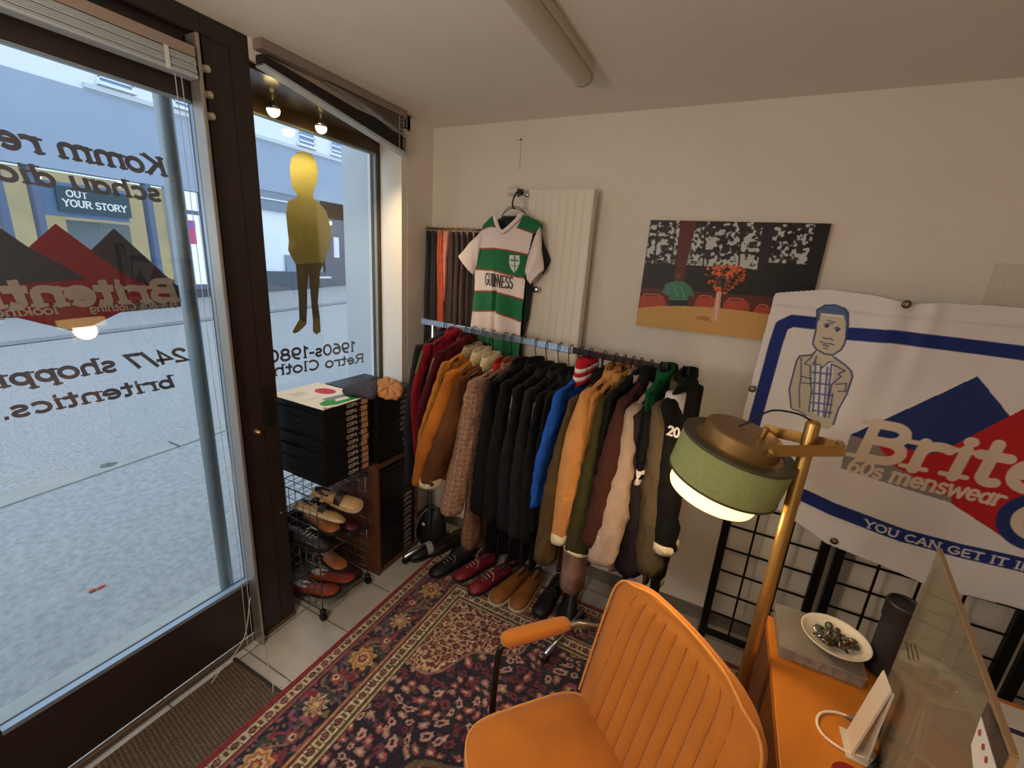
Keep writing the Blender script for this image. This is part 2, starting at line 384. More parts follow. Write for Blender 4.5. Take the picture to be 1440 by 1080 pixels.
struct(box('baseboard_back', m_sk, None, -1.59, XR, DY-.012, DY, 0, .07))
struct(box('baseboard_left', m_sk, None, WX, WX+.012, 1.835, DY, 0, .07))
# flat painted cable duct on the back wall, electric cabinet flap
t = MB().box(-1.066, -1.060, DY-.008, DY, 2.13, 2.265).box(-1.10, -1.06, DY-.008, DY, 2.258, 2.265)
struct(t.build('trim_1', m_wall))
# ---- door leaf, frame
dr = MB().box(-1.68, WX, .93, 1.08, 0, CZ).box(-1.68, WX, -.12, .93, 2.286, CZ).box(-1.68, WX, -.12, .0, 0, 2.286)
dr.box(-1.9, -1.66, 1.045, 1.08, 0, CZ)
fr = struct(dr.build('trim_2', m_dark, bevel=.003))
sm = MB().box(WX-.002, WX+.001, 1.011, 1.015, .03, 2.286).box(WX-.002, WX+.001, .93, 1.011, 2.284, 2.288)
sm.box(WX-.002, WX+.001, -.1, .9, 2.283, 2.287)
sm.build('seam', m_dark2, fr)
box('foot_strip', mat('brass_strip', (120, 100, 78), .4, .5), fr, WX-.004, WX+.004, .935, 1.08, 0, .02)
box('latch_plate', mat('latch_black', (10, 9, 9), .5), fr, WX-.002, WX+.012, 1.022, 1.05, .98, 1.14, .003)
MB().lathe([(.014, 0), (.014, .006), (.009, .01), (.008, .02), (.003, .022)], 16, at(361, 607, 0, WX), (1, 0, 0), (1, 1)).build('lock_knob', mat('brass', (190, 160, 120), .3, .9), fr, smooth=True)
MB().lathe([(.005, 0), (.005, .004)], 12, at(395, 721, 0, WX), (1, 0, 0), (1, 1)).build('screw', m_alu, fr)
DX = -1.62
lf = MB().box(DX-.04, DX+.005, .0, .93, .04, .305).box(DX-.04, DX+.005, .0, .19, .305, 2.1).box(DX-.04, DX+.005, .905, .93, .305, 2.1).box(DX-.04, DX+.005, .0, .93, 2.1, 2.286)
lf = struct(lf.build('door_1', m_dark, bevel=.004))
m_glass = glass_mat('window_glass', (240, 246, 250), .10)
MB().box(DX-.02, DX-.012, .185, .91, .30, 2.105).build('pane', m_glass, lf)
bd = MB().box(DX-.012, DX+.012, .19, .905, .303, .318).box(DX-.012, DX+.004, .19, .905, 2.092, 2.1)
bd.box(DX-.012, DX+.004, .896, .905, .31, 2.1)
bd.build('glazing_bead', mat('bead_grey', (150, 165, 178), .3, .6), lf)
box('threshold_strip', mat('threshold_alu', (120, 104, 88), .45, .5), lf, DX+.002, DX+.02, -.1, .93, .012, .036, .003)
box('hinge_strip', m_alu, lf, WX-.02, WX+.035, .893, .905, .0, 2.275, .003)
MB().box(WX+.012, WX+.018, .9051, .908, .02, 2.2).build('brush_seal', mat('rust_seal', (150, 92, 48), .6), lf)
hg = MB()
for z in (2.06, 2.12, 2.19): hg.lathe([(.011, 0), (.011, .03), (.004, .034)], 10, (WX+.004, .908, z), (.3, 1, .2), (1, 1))
hg.build('hinge_knuckle', mat('ivory_plastic', (196, 186, 168), .5), lf, smooth=True)
# ---- shop window beside the door
GX = -1.90
wf = MB().box(GX-.03, GX+.03, 1.075, 1.13, 0, 2.28).box(GX-.03, GX+.03, 1.965, 2.0, 0, 2.28).box(GX-.03, GX+.03, 1.13, 1.965, 2.205, 2.28).box(GX-.03, GX+.03, 1.13, 1.965, 0, .35)
wf.box(GX-.03, WX-.02, 1.075, 1.99, 2.262, 2.282)
wn = struct(wf.build('window_1', mat('window_frame_brown', (70, 54, 38), .25), bevel=.003))
MB().box(GX-.004, GX+.004, 1.12, 1.975, .34, 2.21).build('pane', m_glass, wn)
gk = MB().box(GX+.004, GX+.02, 1.957, 1.966, .35, 2.2).box(GX+.004, GX+.02, 1.13, 1.965, 2.197, 2.206)
gk.build('gasket', mat('gasket_grey', (140, 146, 140), .5), wn)
# ---- small spotlights under the window header
m_bulb = mat('spot_bulb', (255, 220, 150), .5, emit=(255, 226, 150), estr=16)
for k, (y, w_) in enumerate(((1.30, 'nearer the door'), (1.53, 'nearer the corner'))):
    s = thing('window_spotlight', 'small lit spotlight hanging under the shop window header, %s' % w_, 'spotlight', (-1.79, y, 2.262), group='spotlights over the shop window')
    MB().tube([(0, 0, 0), (0, 0, -.03)], .003, 8).build('stem', m_alu, s)
    MB().lathe([(.008, -.006), (.012, -.012), (.027, -.040), (.025, -.040), (.010, -.014)], 20, (0, 0, -.012)).build('reflector', m_chrome, s, smooth=True)
    MB().ball((0, 0, -.054), .024, 10).build('bulb', m_bulb, s, smooth=True)
    L = bpy.data.lights.new('spot', 'SPOT'); L.energy = 11; L.color = (1, .78, .44); L.shadow_soft_size = .02; L.spot_size = R_(135); L.spot_blend = .5
    lo = bpy.data.objects.new('spotlight_light', L); COL.objects.link(lo); lo.location = (-1.76, y, 2.185)
# ---- blinds
m_slat = mat('blind_slats', (176, 182, 184), .4, .1)
m_rail = mat('blind_rail', (150, 132, 118), .5)
b1 = thing('venetian_blind', 'raised grey venetian blind across the top of the glass door', 'blind', (-1.57, .45, 2.15))
o_ = (-1.57, .45, 2.15)
box('headrail', m_rail, b1, -1.592, -1.548, .02, .885, 2.204, 2.232, .002, o_)
sl = MB()
for i in range(9): sl.box(-1.592+.001*(i % 2), -1.552+.0015*((i*3) % 4), .02, .884, 2.158+i*.005, 2.1615+i*.005)
sl.build('slat_stack', m_slat, b1, o_)
box('bottom_rail', m_slat, b1, -1.595, -1.548, .02, .886, 2.148, 2.157, .002, o_)
for y in (.3, .8): box('ladder_tape', mat('tape', (205, 205, 200), .8), b1, -1.5477, -1.5465, y, y+.012, 2.147, 2.205, 0, o_)
cd = MB()
for k, y in enumerate((.835, .852)):
    cd.tube([(-1.575, y, 2.15), (-1.578+.004*k, y+.003, 1.2), (-1.57+.005*k, y+.012, .5), (-1.545+.01*k, y-.01, .03)], .0012, 5)
cd.build('cord', mat('blind_cord', (190, 190, 186), .8), b1, o_)
cp = smoothpath([at(375, 905, 2, .25), at(376, 930, 2, .12), at(383, 975, 2, .006), at(345, 1012, 2, .006), at(313, 1012, 2, .006), at(283, 1005, 2, .006), at(284, 985, 2, .006), at(303, 952, 2, .02), at(342, 900, 2, .15), at(352, 840, 2, .3)], 8)
tag(MB().tube(cp, .0017, 5).build('pull_cord', mat('cord_cream', (205, 195, 175), .8)), 'loose cream pull cord looped on the brown doormat', 'cord')
b2 = thing('venetian_blind', 'half-fallen dark venetian blind hanging crooked over the shop window', 'blind', (-1.55, 1.46, 2.2))
o_ = (-1.55, 1.46, 2.2)
box('headrail', mat('blind_rail_taupe', (138, 122, 112), .5), b2, -1.59, -1.545, 1.095, 1.826, 2.312, 2.343, .002, o_)
st = MB()
for i in range(8):
    z0, z1 = 2.296-.004*i, 2.226-.0085*i
    st.hexa([(-1.586, 1.1, z0-.0014), (-1.548, 1.1, z0-.0014), (-1.548, 1.82, z1-.0014), (-1.586, 1.82, z1-.0014)],
            [(-1.586, 1.1, z0+.0014), (-1.548, 1.1, z0+.0014), (-1.548, 1.82, z1+.0014), (-1.586, 1.82, z1+.0014)])
st.build('slat_stack', mat('slat_dark', (46, 34, 30), .5), b2, o_)
ls = MB()
for i in range(6):
    z1 = 2.308-.013*i
    ls.hexa([(-1.586, 1.36+.03*i, 2.306-.002*i), (-1.548, 1.36+.03*i, 2.302-.002*i), (-1.548, 1.82, z1-.006), (-1.586, 1.82, z1)],
            [(-1.586, 1.36+.03*i, 2.308-.002*i), (-1.548, 1.36+.03*i, 2.304-.002*i), (-1.548, 1.82, z1-.004), (-1.586, 1.82, z1+.002)])
ls.build('loose_slat', mat('slat_taupe', (150, 138, 124), .5), b2, o_)
MB().hexa([(-1.588, 1.1, 2.262), (-1.545, 1.1, 2.262), (-1.545, 1.825, 2.15), (-1.588, 1.825, 2.15)], [(-1.588, 1.1, 2.27), (-1.545, 1.1, 2.27), (-1.545, 1.825, 2.162), (-1.588, 1.825, 2.162)]).build('bottom_rail', m_slat, b2, o_)
c2 = MB()
for y in (1.77, 1.8, 1.822): c2.tube([(-1.546, y, 2.31), (-1.546, y, 2.15)], .0014, 5)
c2.tube([(-1.544, 1.822, 2.15), (-1.543, 1.826, 1.2), (-1.53, 1.85, .7)], .0012, 5)
c2.build('cord', mat('cord_grey', (170, 165, 158), .8), b2, o_)
# ---- lettering and stickers on the glass
m_let = mat('vinyl_dark', (104, 92, 94), .7)
m_lred = mat('vinyl_red', (140, 34, 40), .7); m_lblk = mat('vinyl_black', (62, 56, 60), .7); m_lbeige = mat('vinyl_beige', (150, 132, 116), .7); m_lgrey = mat('vinyl_grey', (92, 80, 78), .7)
sx = DX-.0212
def door_text(lines, name, label):
    mb = MB()
    for s, y, z, h, wd, wt in lines: letters(mb, s, h, 0, 0, lambda a, b, y=y, z=z: (sx, y-a, z+b), wt, .12, 1, .12, wd)
    return tag(mb.build(name, m_let), label, 'window lettering')
door_text([('Komm rein,', .815, 1.868, .05, .45, .25), ('schau dich um!', .79, 1.792, .045, .56, .25)], 'window_lettering', 'mirrored two-line slogan lettering high on the door glass')
door_text([('24/7 shopping', .803, 1.282, .045, .54, .24), ('britentics.ch', .752, 1.198, .042, .50, .24)], 'window_lettering', 'mirrored two-line shopping lettering low on the door glass')
lg = thing('window_sticker', 'mirrored red and black mountain logo sticker on the door glass', 'sticker', (sx, .53, 1.41))
def flat(name, polys, m, dx, par):
    mb = MB()
    for P in polys: mb.add([(dx, y-.53, z-1.41) for y, z in P], [tuple(range(len(P)))])
    return mb.build(name, m, par)
flat('red_panel', [[(.80, 1.466), (.80, 1.53), (.654, 1.70), (.593, 1.636), (.53, 1.70), (.469, 1.636), (.406, 1.70), (.26, 1.53), (.26, 1.466), (.42, 1.458), (.531, 1.408), (.636, 1.458)]], m_lred, 0, lg)
flat('black_panel', [[(.593, 1.636), (.654, 1.70), (.80, 1.53), (.80, 1.50), (.72, 1.535), (.67, 1.56)], [(.469, 1.636), (.406, 1.70), (.26, 1.53), (.26, 1.5), (.40, 1.54), (.57, 1.555), (.55, 1.575)]], m_lblk, .0006, lg)
flat('grey_panel', [[(.80, 1.50), (.80, 1.466), (.636, 1.458), (.70, 1.50)], [(.26, 1.5), (.26, 1.466), (.42, 1.458), (.36, 1.5)]], m_lgrey, .0004, lg)
mb = MB(); letters(mb, 'Britentics', .066, 0, 0, lambda a, b: (.0012, .797-a-.53, 1.486+b-1.41), .3, .1, 1, .13, .535)
letters(mb, '60s-80s Clothing', .019, 0, 0, lambda a, b: (.0012, .79-a-.53, 1.464+b-1.41), .2, .1, 1, .1, .225)
letters(mb, 'looking', .022, 0, 0, lambda a, b: (.0012, .50-a-.53, 1.463+b-1.41), .2, .1, 1, .1, .12)
mb.build('lettering', m_lbeige, lg)
gx = GX-.0048
mb = MB()
def wtext(s, pa, pb, h, wt=.22):
    a = at(*pa, 0, gx); b = at(*pb, 0, gx); wd = a[1]-b[1]
    letters(mb, s, h, 0, 0, lambda u, v: (gx, a[1]-u, a[2]+(b[2]-a[2])*u/wd+v), wt, .0, 1, .1, wd)
wtext('1960s-1980s', (500, 494), (362, 512), .058)
wtext('Retro Clothing', (512, 509), (340, 536), .052)
tag(mb.build('window_lettering', mat('vinyl_brown', (128, 108, 100), .7)), 'mirrored two-line retro clothing lettering on the shop window above the boxes', 'window lettering')
sil = [(428, 213), (418, 214), (410, 221), (407, 235), (409, 255), (412, 266), (418, 274), (416, 278), (405, 283), (402, 300), (404, 320), (406, 340), (405, 352), (409, 360), (416, 372), (418, 395), (420, 420), (421, 449), (414, 461), (411, 467), (415, 469), (421, 466), (431, 456), (432, 430), (432, 405), (434, 384), (436, 405), (438, 430), (440, 450), (440, 466), (445, 471), (451, 466), (450, 450), (447, 425), (449, 400), (450, 383), (457, 366), (463, 350), (466, 330), (464, 315), (459, 297), (450, 287), (440, 278), (441, 270), (446, 255), (447, 240), (444, 226), (437, 216)]
mb = MB(); P = [at(*p, 0, gx) for p in sil]; mb.add(P, [tuple(range(len(P)))])
ss = tag(mb.build('window_sticker', mat('vinyl_yellow', (170, 144, 66), .7)), 'ochre standing man silhouette sticker on the shop window', 'sticker')
def px_poly(pts): return [tuple(at(*p, 0, gx+.0008)) for p in pts]
mb = MB()
for q in ([(416, 372), (418, 395), (420, 420), (421, 449), (431, 454), (432, 430), (432, 405), (434, 384), (436, 405), (438, 430), (440, 448), (450, 448), (447, 425), (449, 400), (450, 383), (456, 369)],): mb.add(px_poly(q), [tuple(range(len(q)))])
mb.build('trousers', mat('vinyl_olive', (112, 96, 56), .7), ss)
# ---- door mat set into the floor
m_mat = mat('coir', (128, 106, 88), .95, noise=.35, scale=160, bump=.9, bscale=300)
def weave(m):
    nt = m.node_tree; b = nt.nodes['Principled BSDF']; tc = nt.nodes.new('ShaderNodeTexCoord'); mp = nt.nodes.new('ShaderNodeMapping'); mp.inputs['Rotation'].default_value = (0, 0, .12)
    nt.links.new(tc.outputs['Object'], mp.inputs['Vector']); o = []
    for ax, sc in (('X', 36), ('Y', 24)):
        w = nt.nodes.new('ShaderNodeTexWave'); w.bands_direction = ax; w.inputs['Scale'].default_value = sc; w.inputs['Distortion'].default_value = 1.5; w.inputs['Detail Scale'].default_value = 4
        nt.links.new(mp.outputs[0], w.inputs['Vector']); o.append(w)
    ml = nt.nodes.new('ShaderNodeMath'); ml.operation = 'MULTIPLY'; nt.links.new(o[0].outputs['Fac'], ml.inputs[0]); nt.links.new(o[1].outputs['Fac'], ml.inputs[1])
    rg = nt.nodes.new('ShaderNodeMapRange'); rg.inputs[3].default_value = .45; rg.inputs[4].default_value = 1.35; nt.links.new(ml.outputs[0], rg.inputs[0])
    mx = nt.nodes.new('ShaderNodeMix'); mx.data_type = 'RGBA'; mx.blend_type = 'MULTIPLY'; mx.inputs[0].default_value = 1
    nt.links.new(b.inputs['Base Color'].links[0].from_socket, mx.inputs[6]); nt.links.new(rg.outputs[0], mx.inputs[7]); nt.links.new(mx.outputs[2], b.inputs['Base Color'])
weave(m_mat)
dm = thing('doormat', 'brown ribbed doormat set in the floor inside the glass door', 'doormat', (-1.39, .3, 0))
MB().box(-.19, .098, -.6, .485, .001, .010).build('pile', m_mat, dm)
MB().box(-.2, .1, .485, .497, .001, .012).build('edge_strip', mat('rubber_edge', (48, 42, 42), .7), dm)
# ================================================================== OUTSIDE
def gz(y): return -.1175+.05*y
m_asph = mat('asphalt', (136, 136, 134), .9, c2=(176, 175, 172), scale=55, bump=.5, bscale=120)
m_pave = mat('pavement', (144, 144, 141), .9, c2=(170, 169, 166), scale=28, bump=.4, bscale=140)
def ground(name, x0, x1, dz, m, y0=-14, y1=30):
    return struct(MB().hexa([(x0, y0, gz(y0)+dz-.2), (x1, y0, gz(y0)+dz-.2), (x1, y1, gz(y1)+dz-.2), (x0, y1, gz(y1)+dz-.2)], [(x0, y0, gz(y0)+dz), (x1, y0, gz(y0)+dz), (x1, y1, gz(y1)+dz), (x0, y1, gz(y1)+dz)]).build(name, m))
ground('trim_3', -4.0, -1.95, 0, m_pave)
ground('trim_4', -13.1, -4.2, -.03, m_asph)
for k in range(-3, 8):
    y0 = k*1.55+.25
    MBk = MB().hexa([(-4.2, y0, gz(y0)-.15), (-4.0, y0, gz(y0)-.15), (-4.0, y0+1.53, gz(y0+1.53)-.15), (-4.2, y0+1.53, gz(y0+1.53)-.15)], [(-4.2, y0, gz(y0)+.012), (-4.0, y0, gz(y0)+.012), (-4.0, y0+1.53, gz(y0+1.53)+.012), (-4.2, y0+1.53, gz(y0+1.53)+.012)])
    struct(MBk.build('trim_%d' % (10+k+3), mat('kerb_stone', (158, 156, 148), .85, noise=.08, scale=9), bevel=.008))
struct(MB().hexa([(-9.9, -14, gz(-14)-.02), (-9.6, -14, gz(-14)-.02), (-9.6, 30, gz(30)-.02), (-9.9, 30, gz(30)-.02)], [(-9.9, -14, gz(-14)-.012), (-9.6, -14, gz(-14)-.012), (-9.6, 30, gz(30)-.012), (-9.9, 30, gz(30)-.012)]).build('trim_5', mat('gutter', (128, 130, 130), .9, noise=.1, scale=14)))
struct(box('trim_6', mat('step_concrete', (176, 174, 166), .85, noise=.06, scale=14), None, -2.10, -1.68, -.1, 1.0, -.12, .0))
struct(box('trim_7', mat('facade_render', (196, 200, 204), .9, noise=.03, scale=4), None, -2.216, -1.93, 2.03, 6, -.1, 5))
ps = thing('steel_post', 'grey steel post standing on the step outside the glass door', 'post', (-1.985, 1.0, 0))
MB().lathe([(.029, 0), (.029, 2.9)], 20, caps=(1, 1)).build('tube', mat('post_grey', (158, 168, 170), .45, .4), ps, smooth=True)
MB().lathe([(.055, 0), (.055, .008), (.029, .01)], 20, caps=(1, 1)).build('foot_flange', mat('post_grey', (158, 168, 170)), ps)
# litter
def blob(name, label, cat, px, r, m, n=9, h=.5, z=None):
    p = at(*px, 2, -.08); 
    for _ in range(4): p = at(*px, 2, gz(p[1])+(.0 if p[0] > -4 else .0))
    rg = random.Random(px[0]); mb = MB()
    for k in range(n):
        a = rg.uniform(0, 6.28); q = rg.uniform(0, .7)*r
        mb.ball((p[0]+q*cos(a), p[1]+1.5*q*sin(a), p[2]+r*h*.4), r*rg.uniform(.35, .6), 6, (1, 1.2, h))
    return tag(mb.build(name, m, smooth=True), label, cat)
blob('dry_leaf', 'small orange dry leaf lying on the pavement outside the door', 'leaf', (138, 828), .022, mat('leaf_orange', (190, 80, 52), .7), 4, .5)
blob('litter', 'grey-green weed clump beside the kerb outside', 'weed', (155, 655), .05, mat('weed', (98, 108, 96), .9, noise=.3, scale=40), 12, .4)
blob('pebble', 'pale pebble by the kerb joint outside the door', 'pebble', (117, 670), .022, mat('pebble', (168, 168, 160), .9), 4, .6)
# building across the street
BX = -13.1
bl = thing('street_building', 'pale building with blue-grey fascia across the street', 'building', (BX, 6, 0))
bo = (BX, 6, 0)
m_bw = mat('render_white', (224, 228, 230), .9); m_bb = mat('fascia_blue_grey', (150, 164, 182), .8, noise=.02, scale=2); m_bf = mat('frame_navy', (84, 100, 128), .5)
def bx(name, m, x0, x1, y0, y1, z0, z1, par=None): return box(name, m, par or bl, BX+x0, BX+x1, y0, y1, z0, z1, 0, bo if par is None else bo)
bx('wall', m_bw, -.3, 0, -16, 30, 4.63, 11)
bx('fascia', m_bb, -.3, .02, -16, 7.55, 2.93, 4.63)
bx('fascia', m_bb, -.3, .02, 7.55, 30, 3.29, 4.63)
bx('string_course', mat('course', (196, 202, 208), .8), -.1, .08, 5.1, 30, 4.66, 4.76)
for y0, y1 in ((5.4, 5.98), (6.85, 7.45), (10.3, 10.86), (11.55, 12.15), (14, 14.6)):
    wq = bx('upper_window', mat('pane_blue', (120, 146, 176), .2), -.05, .01, y0, y1, 4.85, 6.4)
    br = MB()
    for z in (4.95, 5.1, 5.28, 5.5, 5.75): br.box(BX+.02, BX+.05, y0-.03, y1+.03, z, z+.045)
    br.box(BX+.01, BX+.12, y0-.06, y1+.06, 4.80, 4.87); br.box(BX+.0, BX+.05, y0-.04, y0, 4.8, 6.4).box(BX, BX+.05, y1, y1+.04, 4.8, 6.4)
    br.build('window_rail', m_bw, wq, bo)
bx('plinth', mat('plinth_dark', (66, 74, 88), .8), -.3, .03, -16, 7.5, -.5, .46)
bx('shop_interior', mat('shop_warm', (196, 164, 104), .8, emit=(255, 224, 160), estr=.42, c2=(150, 128, 92), scale=1.5), -1.4, -1.3, 1.5, 7.5, .3, 3)  # emission on this wall stands in for the shop's own lighting
for y in (1.6, 3.52, 4.02, 6.0, 6.46, 7.28): bx('shop_frame', m_bf, -.2, .05, y-.05, y+.06, .45, 2.93)
bx('shop_frame', m_bf, -.2, .05, 1.6, 7.34, .42, .54); bx('shop_frame', m_bf, -.15, .03, 6.5, 7.3, 2.35, 2.45)
bx('shop_frame', mat('frame_pale', (176, 186, 196), .4, .2), -.1, .07, 6.36, 6.42, .45, 2.93)
bx('transom', mat('transom_blue', (120, 146, 172), .5), -.16, -.12, 4.1, 5.6, 2.0, 2.7)
bx('blind_panel', mat('panel_grey', (150, 150, 140), .8), -.6, -.55, 4.6, 5.2, .5, 1.95)
bx('blind_panel', mat('panel_grey2', (168, 164, 148), .8), -.7, -.65, 5.25, 5.8, .5, 1.95)
bx('shop_pane', glass_mat('far_glass', (236, 242, 248), .03), -.08, -.07, 1.6, 7.3, .5, 2.93)
sg = bx('shop_sign', mat('sign_teal', (36, 70, 78), .6), -.06, -.03, 4.35, 5.62, 2.10, 2.62)
mb = MB()
for s, y, z, h, wd in (('YOUR STORY', 4.42, 2.22, .14, 1.12), ('OUT', 4.5, 2.42, .13, .36)):
    letters(mb, s, h, 0, 0, lambda a, b, y=y, z=z: (BX-.025, y+a, z+b), .2, 0, 1, .12, wd)
mb.build('lettering', m_white, sg, bo)
bx('poster', mat('poster_pink', (206, 74, 122), .7), -.06, -.04, 6.62, 7.0, 1.6, 2.2)
bx('poster', mat('poster_violet', (150, 90, 160), .7), -.06, -.03, 6.62, 7.0, 2.0, 2.2)
bx('pilaster', m_bb, -.3, .06, 7.34, 8.4, -.2, 3.0)
bx('beam', mat('beam_grey', (128, 140, 154), .8), -.3, 0, 7.55, 12.4, 2.75, 3.29)
bx('beam_line', m_bw, -.1, .03, 7.6, 11.1, 3.04, 3.08)
bx('white_shutter', mat('shutter_white', (232, 238, 246), .7), -.3, -.1, 8.3, 10.15, .9, 2.75)  # white panel standing in for a bright reflection in a window
bx('gable', mat('gable_grey', (140, 152, 166), .8), -.1, 0, 9.6, 11.1, .9, 1.45)  # roof shape seen in that window reflection, put in as a grey block
bx('low_wall', mat('lowwall', (88, 94, 104), .8), -.3, .05, 8.2, 11, -.3, .93)
bx('dark_bay', mat('bay_dark', (84, 90, 104), .7), -.3, 0, 11.0, 14, -.1, 3.29)
bx('white_plate', m_bw, 0, .03, 11.5, 11.72, 1.45, 2.15)
bx('window_ledge', m_bw, 0, .06, 10.4, 11.3, .72, .78)
for p in ((5.6, 2.85), (4.2, 2.75), (11.35, 2.6)):
    MB().ball((BX-.3 if p[0] < 8 else BX+.05, p[0], p[1]), .06, 8).build('ceiling_lamp', mat('lamp_far', (255, 240, 200), .5, emit=(255, 236, 190), estr=6), bl, bo)
MB().hexa([(-9, 16, -.5), (-20, 16, -.5), (-20, 40, -.5), (-9, 40, -.5)], [(-9, 16, 8), (-20, 16, 8), (-20, 40, 8), (-9, 40, 8)])
# ---- daylight
wd = bpy.data.worlds.new('sky'); SC.world = wd; wd.use_nodes = True
nt = wd.node_tree; bg = nt.nodes['Background']
tc = nt.nodes.new('ShaderNodeTexCoord'); sp = nt.nodes.new('ShaderNodeSeparateXYZ'); rp = nt.nodes.new('ShaderNodeValToRGB')
nt.links.new(tc.outputs['Generated'], sp.inputs[0]); nt.links.new(sp.outputs['Z'], rp.inputs['Fac']); nt.links.new(rp.outputs['Color'], bg.inputs['Color'])
rp.color_ramp.elements[0].color = (.78, .86, .96, 1); rp.color_ramp.elements[1].color = (.70, .82, 1, 1)
bg.inputs['Strength'].default_value = 2.3
# ---- warm lights added to brighten the room, no fixtures (behind and beside the camera)
def lamp(kind, loc, e, c, size=.15, rot=None):
    L = bpy.data.lights.new('shop_lamp', kind); L.energy = e; L.color = c
    if kind == 'AREA': L.shape = 'DISK'; L.size = size
    else: L.shadow_soft_size = size
    o = bpy.data.objects.new('shop_lamp', L); COL.objects.link(o); o.location = loc
    if rot: o.rotation_euler = rot
    return o
WARM = (1, .90, .77)
lamp('POINT', (-.8, -.3, 1.72), 29, WARM, .12)
lamp('POINT', (.0, -1.3, 1.72), 13, WARM, .12)
SC.view_settings.view_transform = 'Standard'; SC.view_settings.look = 'None'
SC.view_settings.exposure = 0; SC.view_settings.gamma = 1; SC.view_settings.use_curve_mapping = False
SC.cycles.max_bounces = 10; SC.cycles.transparent_max_bounces = 12; SC.cycles.use_denoising = True
# ================================================================== BACK WALL THINGS
# fluorescent batten on the ceiling (switched off)
cl = thing('ceiling_light', 'long switched-off white fluorescent batten on the ceiling', 'ceiling light', (-.6, .7, CZ))
rg_ = []
for y in (-.45, 1.60):
    rg_.append([(-.6+.034*cos(a), y, 2.306-.022*sin(a)) for a in np.linspace(0, pi, 9)]+[(-.634, y, 2.32), (-.566, y, 2.32)])
MB().loft(rg_).build('diffuser', mat('diffuser_acrylic', (196, 186, 168), .35), cl, (-.6, .7, CZ), smooth=False)
box('body', mat('batten_body', (205, 195, 180), .5), cl, -.643, -.557, -.46, 1.61, 2.318, CZ, .003, (-.6, .7, CZ))
MB().loft([[(-.6+.036*cos(a), y, 2.306-.025*sin(a)) for a in np.linspace(0, pi, 9)]+[(-.636, y, 2.32), (-.564, y, 2.32)] for y in (1.598, 1.622)]).build('end_cap', mat('endcap', (176, 166, 150), .5), cl, (-.6, .7, CZ))
# electric cabinet flap
eb = thing('electrical_cabinet', 'flush cream electrical cabinet flap on the wall above the banner', 'cabinet', (.99, DY, 1.5))
box('frame', m_white if 0 else mat('cabinet_cream', (214, 202, 184), .6), eb, .765, 1.22, DY-.008, DY, 1.2, 1.79, .002, (.99, DY, 1.5))
box('door', mat('cabinet_cream', (214, 202, 184)), eb, .80, 1.19, DY-.014, DY-.006, 1.23, 1.765, .002, (.99, DY, 1.5))
# vertical panel radiator
rd = thing('radiator', 'tall white vertical panel radiator on the back wall', 'radiator', (-.79, 2.03, .3))
ro = (-.79, 2.03, .3); m_rad = mat('radiator_white', (226, 216, 200), .4)
rb = MB().box(-.95, -.632, 1.99, 2.045, .3, 2.02)
for k in range(8): rb.box(-.945+k*.0393, -.945+k*.0393+.034, 1.9875, 1.992, .32, 2.0)
rb.build('panel', m_rad, rd, ro, bevel=.004)
br = MB()
for z in (.5, 1.8): br.box(-.93, -.90, 2.04, 2.088, z, z+.04).box(-.68, -.65, 2.04, 2.088, z, z+.04)
br.build('bracket', m_rad, rd, ro)
MB().tube([(-.95, 2.02, 2.0), (-.985, 2.02, 2.0), (-1.0, 2.02, 2.012)], .009, 10).build('valve_pipe', m_chrome, rd, ro, smooth=True)
MB().tube([(-1.0, 2.02, 2.012), (-1.022, 2.015, 2.016)], .014, 12).build('valve_body', mat('valve_dark', (70, 60, 52), .35, .7), rd, ro, smooth=True)
kn = MB().lathe([(.008, 0), (.019, .004), (.021, .02), (.0205, .04), (.017, .048), (.006, .05)], 18, (-1.022, 2.012, 2.016), (-1, -.25, 0), (1, 1))
kn.build('thermostat_knob', mat('knob_white', (214, 206, 192), .4), rd, ro)
MB().tube([(-.95, 2.03, 1.56), (-.87, 1.985, 1.565), (-.862, 1.97, 1.565)], .008, 8).lathe([(.006, 0), (.015, .003), (.016, .022), (.008, .026)], 12, (-.862, 1.975, 1.565), (0, -1, 0), (1, 1)).build('bleed_valve', m_chrome, rd, ro, smooth=True)
# picture
PY = DY-.03
pc = thing('wall_picture', 'wide unframed photo print of a table with an orange flower tree on the back wall', 'picture', (-.056, DY, 1.67))
po = (-.056, DY, 1.67)
px0, px1, pz0, pz1 = -.386, .273, 1.442, 1.903
box('backing', mat('print_edge', (120, 96, 84), .7), pc, px0, px1, PY+.001, DY, pz0, pz1, 0, po)
cv = Canvas(px0, px1, pz0, pz1, .0022, (26, 20, 20))
W = lambda x, y: tuple(at(880+x/4.5, 280+y/4.5, 1, PY)[[0, 2]])
nz = vnoise(cv.ny, cv.nx, 38, 52, 3, 2); n2 = vnoise(cv.ny, cv.nx, 10, 14, 5)
def speck(quad, lo, hi):
    m = Canvas(px0, px1, pz0, pz1, .0022, (0, 0, 0)); m.poly([W(*q) for q in quad], (1, 1, 1)); m = m.C[..., 0]
    zz = (cv.Y-W(*quad[2])[1])/(W(*quad[0])[1]-W(*quad[2])[1]); th = lo+(hi-lo)*np.clip(zz, 0, 1)
    a = (np.clip((nz*.75+n2*.25-th)*14, 0, 1)*m)[..., None]
    cv.C[:] = cv.C*(1-a)+np.array((196, 196, 196))*a
    g = (np.clip((.47-nz)*8, 0, 1)*m*(n2 > .5))[..., None]*.5; cv.C[:] = cv.C*(1-g)+np.array((52, 66, 34))*g
speck([(155, 138), (350, 138), (310, 412), (125, 405)], .36, .56); speck([(450, 140), (870, 145), (830, 445), (385, 415)], .38, .58); speck([(945, 150), (1200, 160), (1140, 412), (905, 400)], .42, .57)
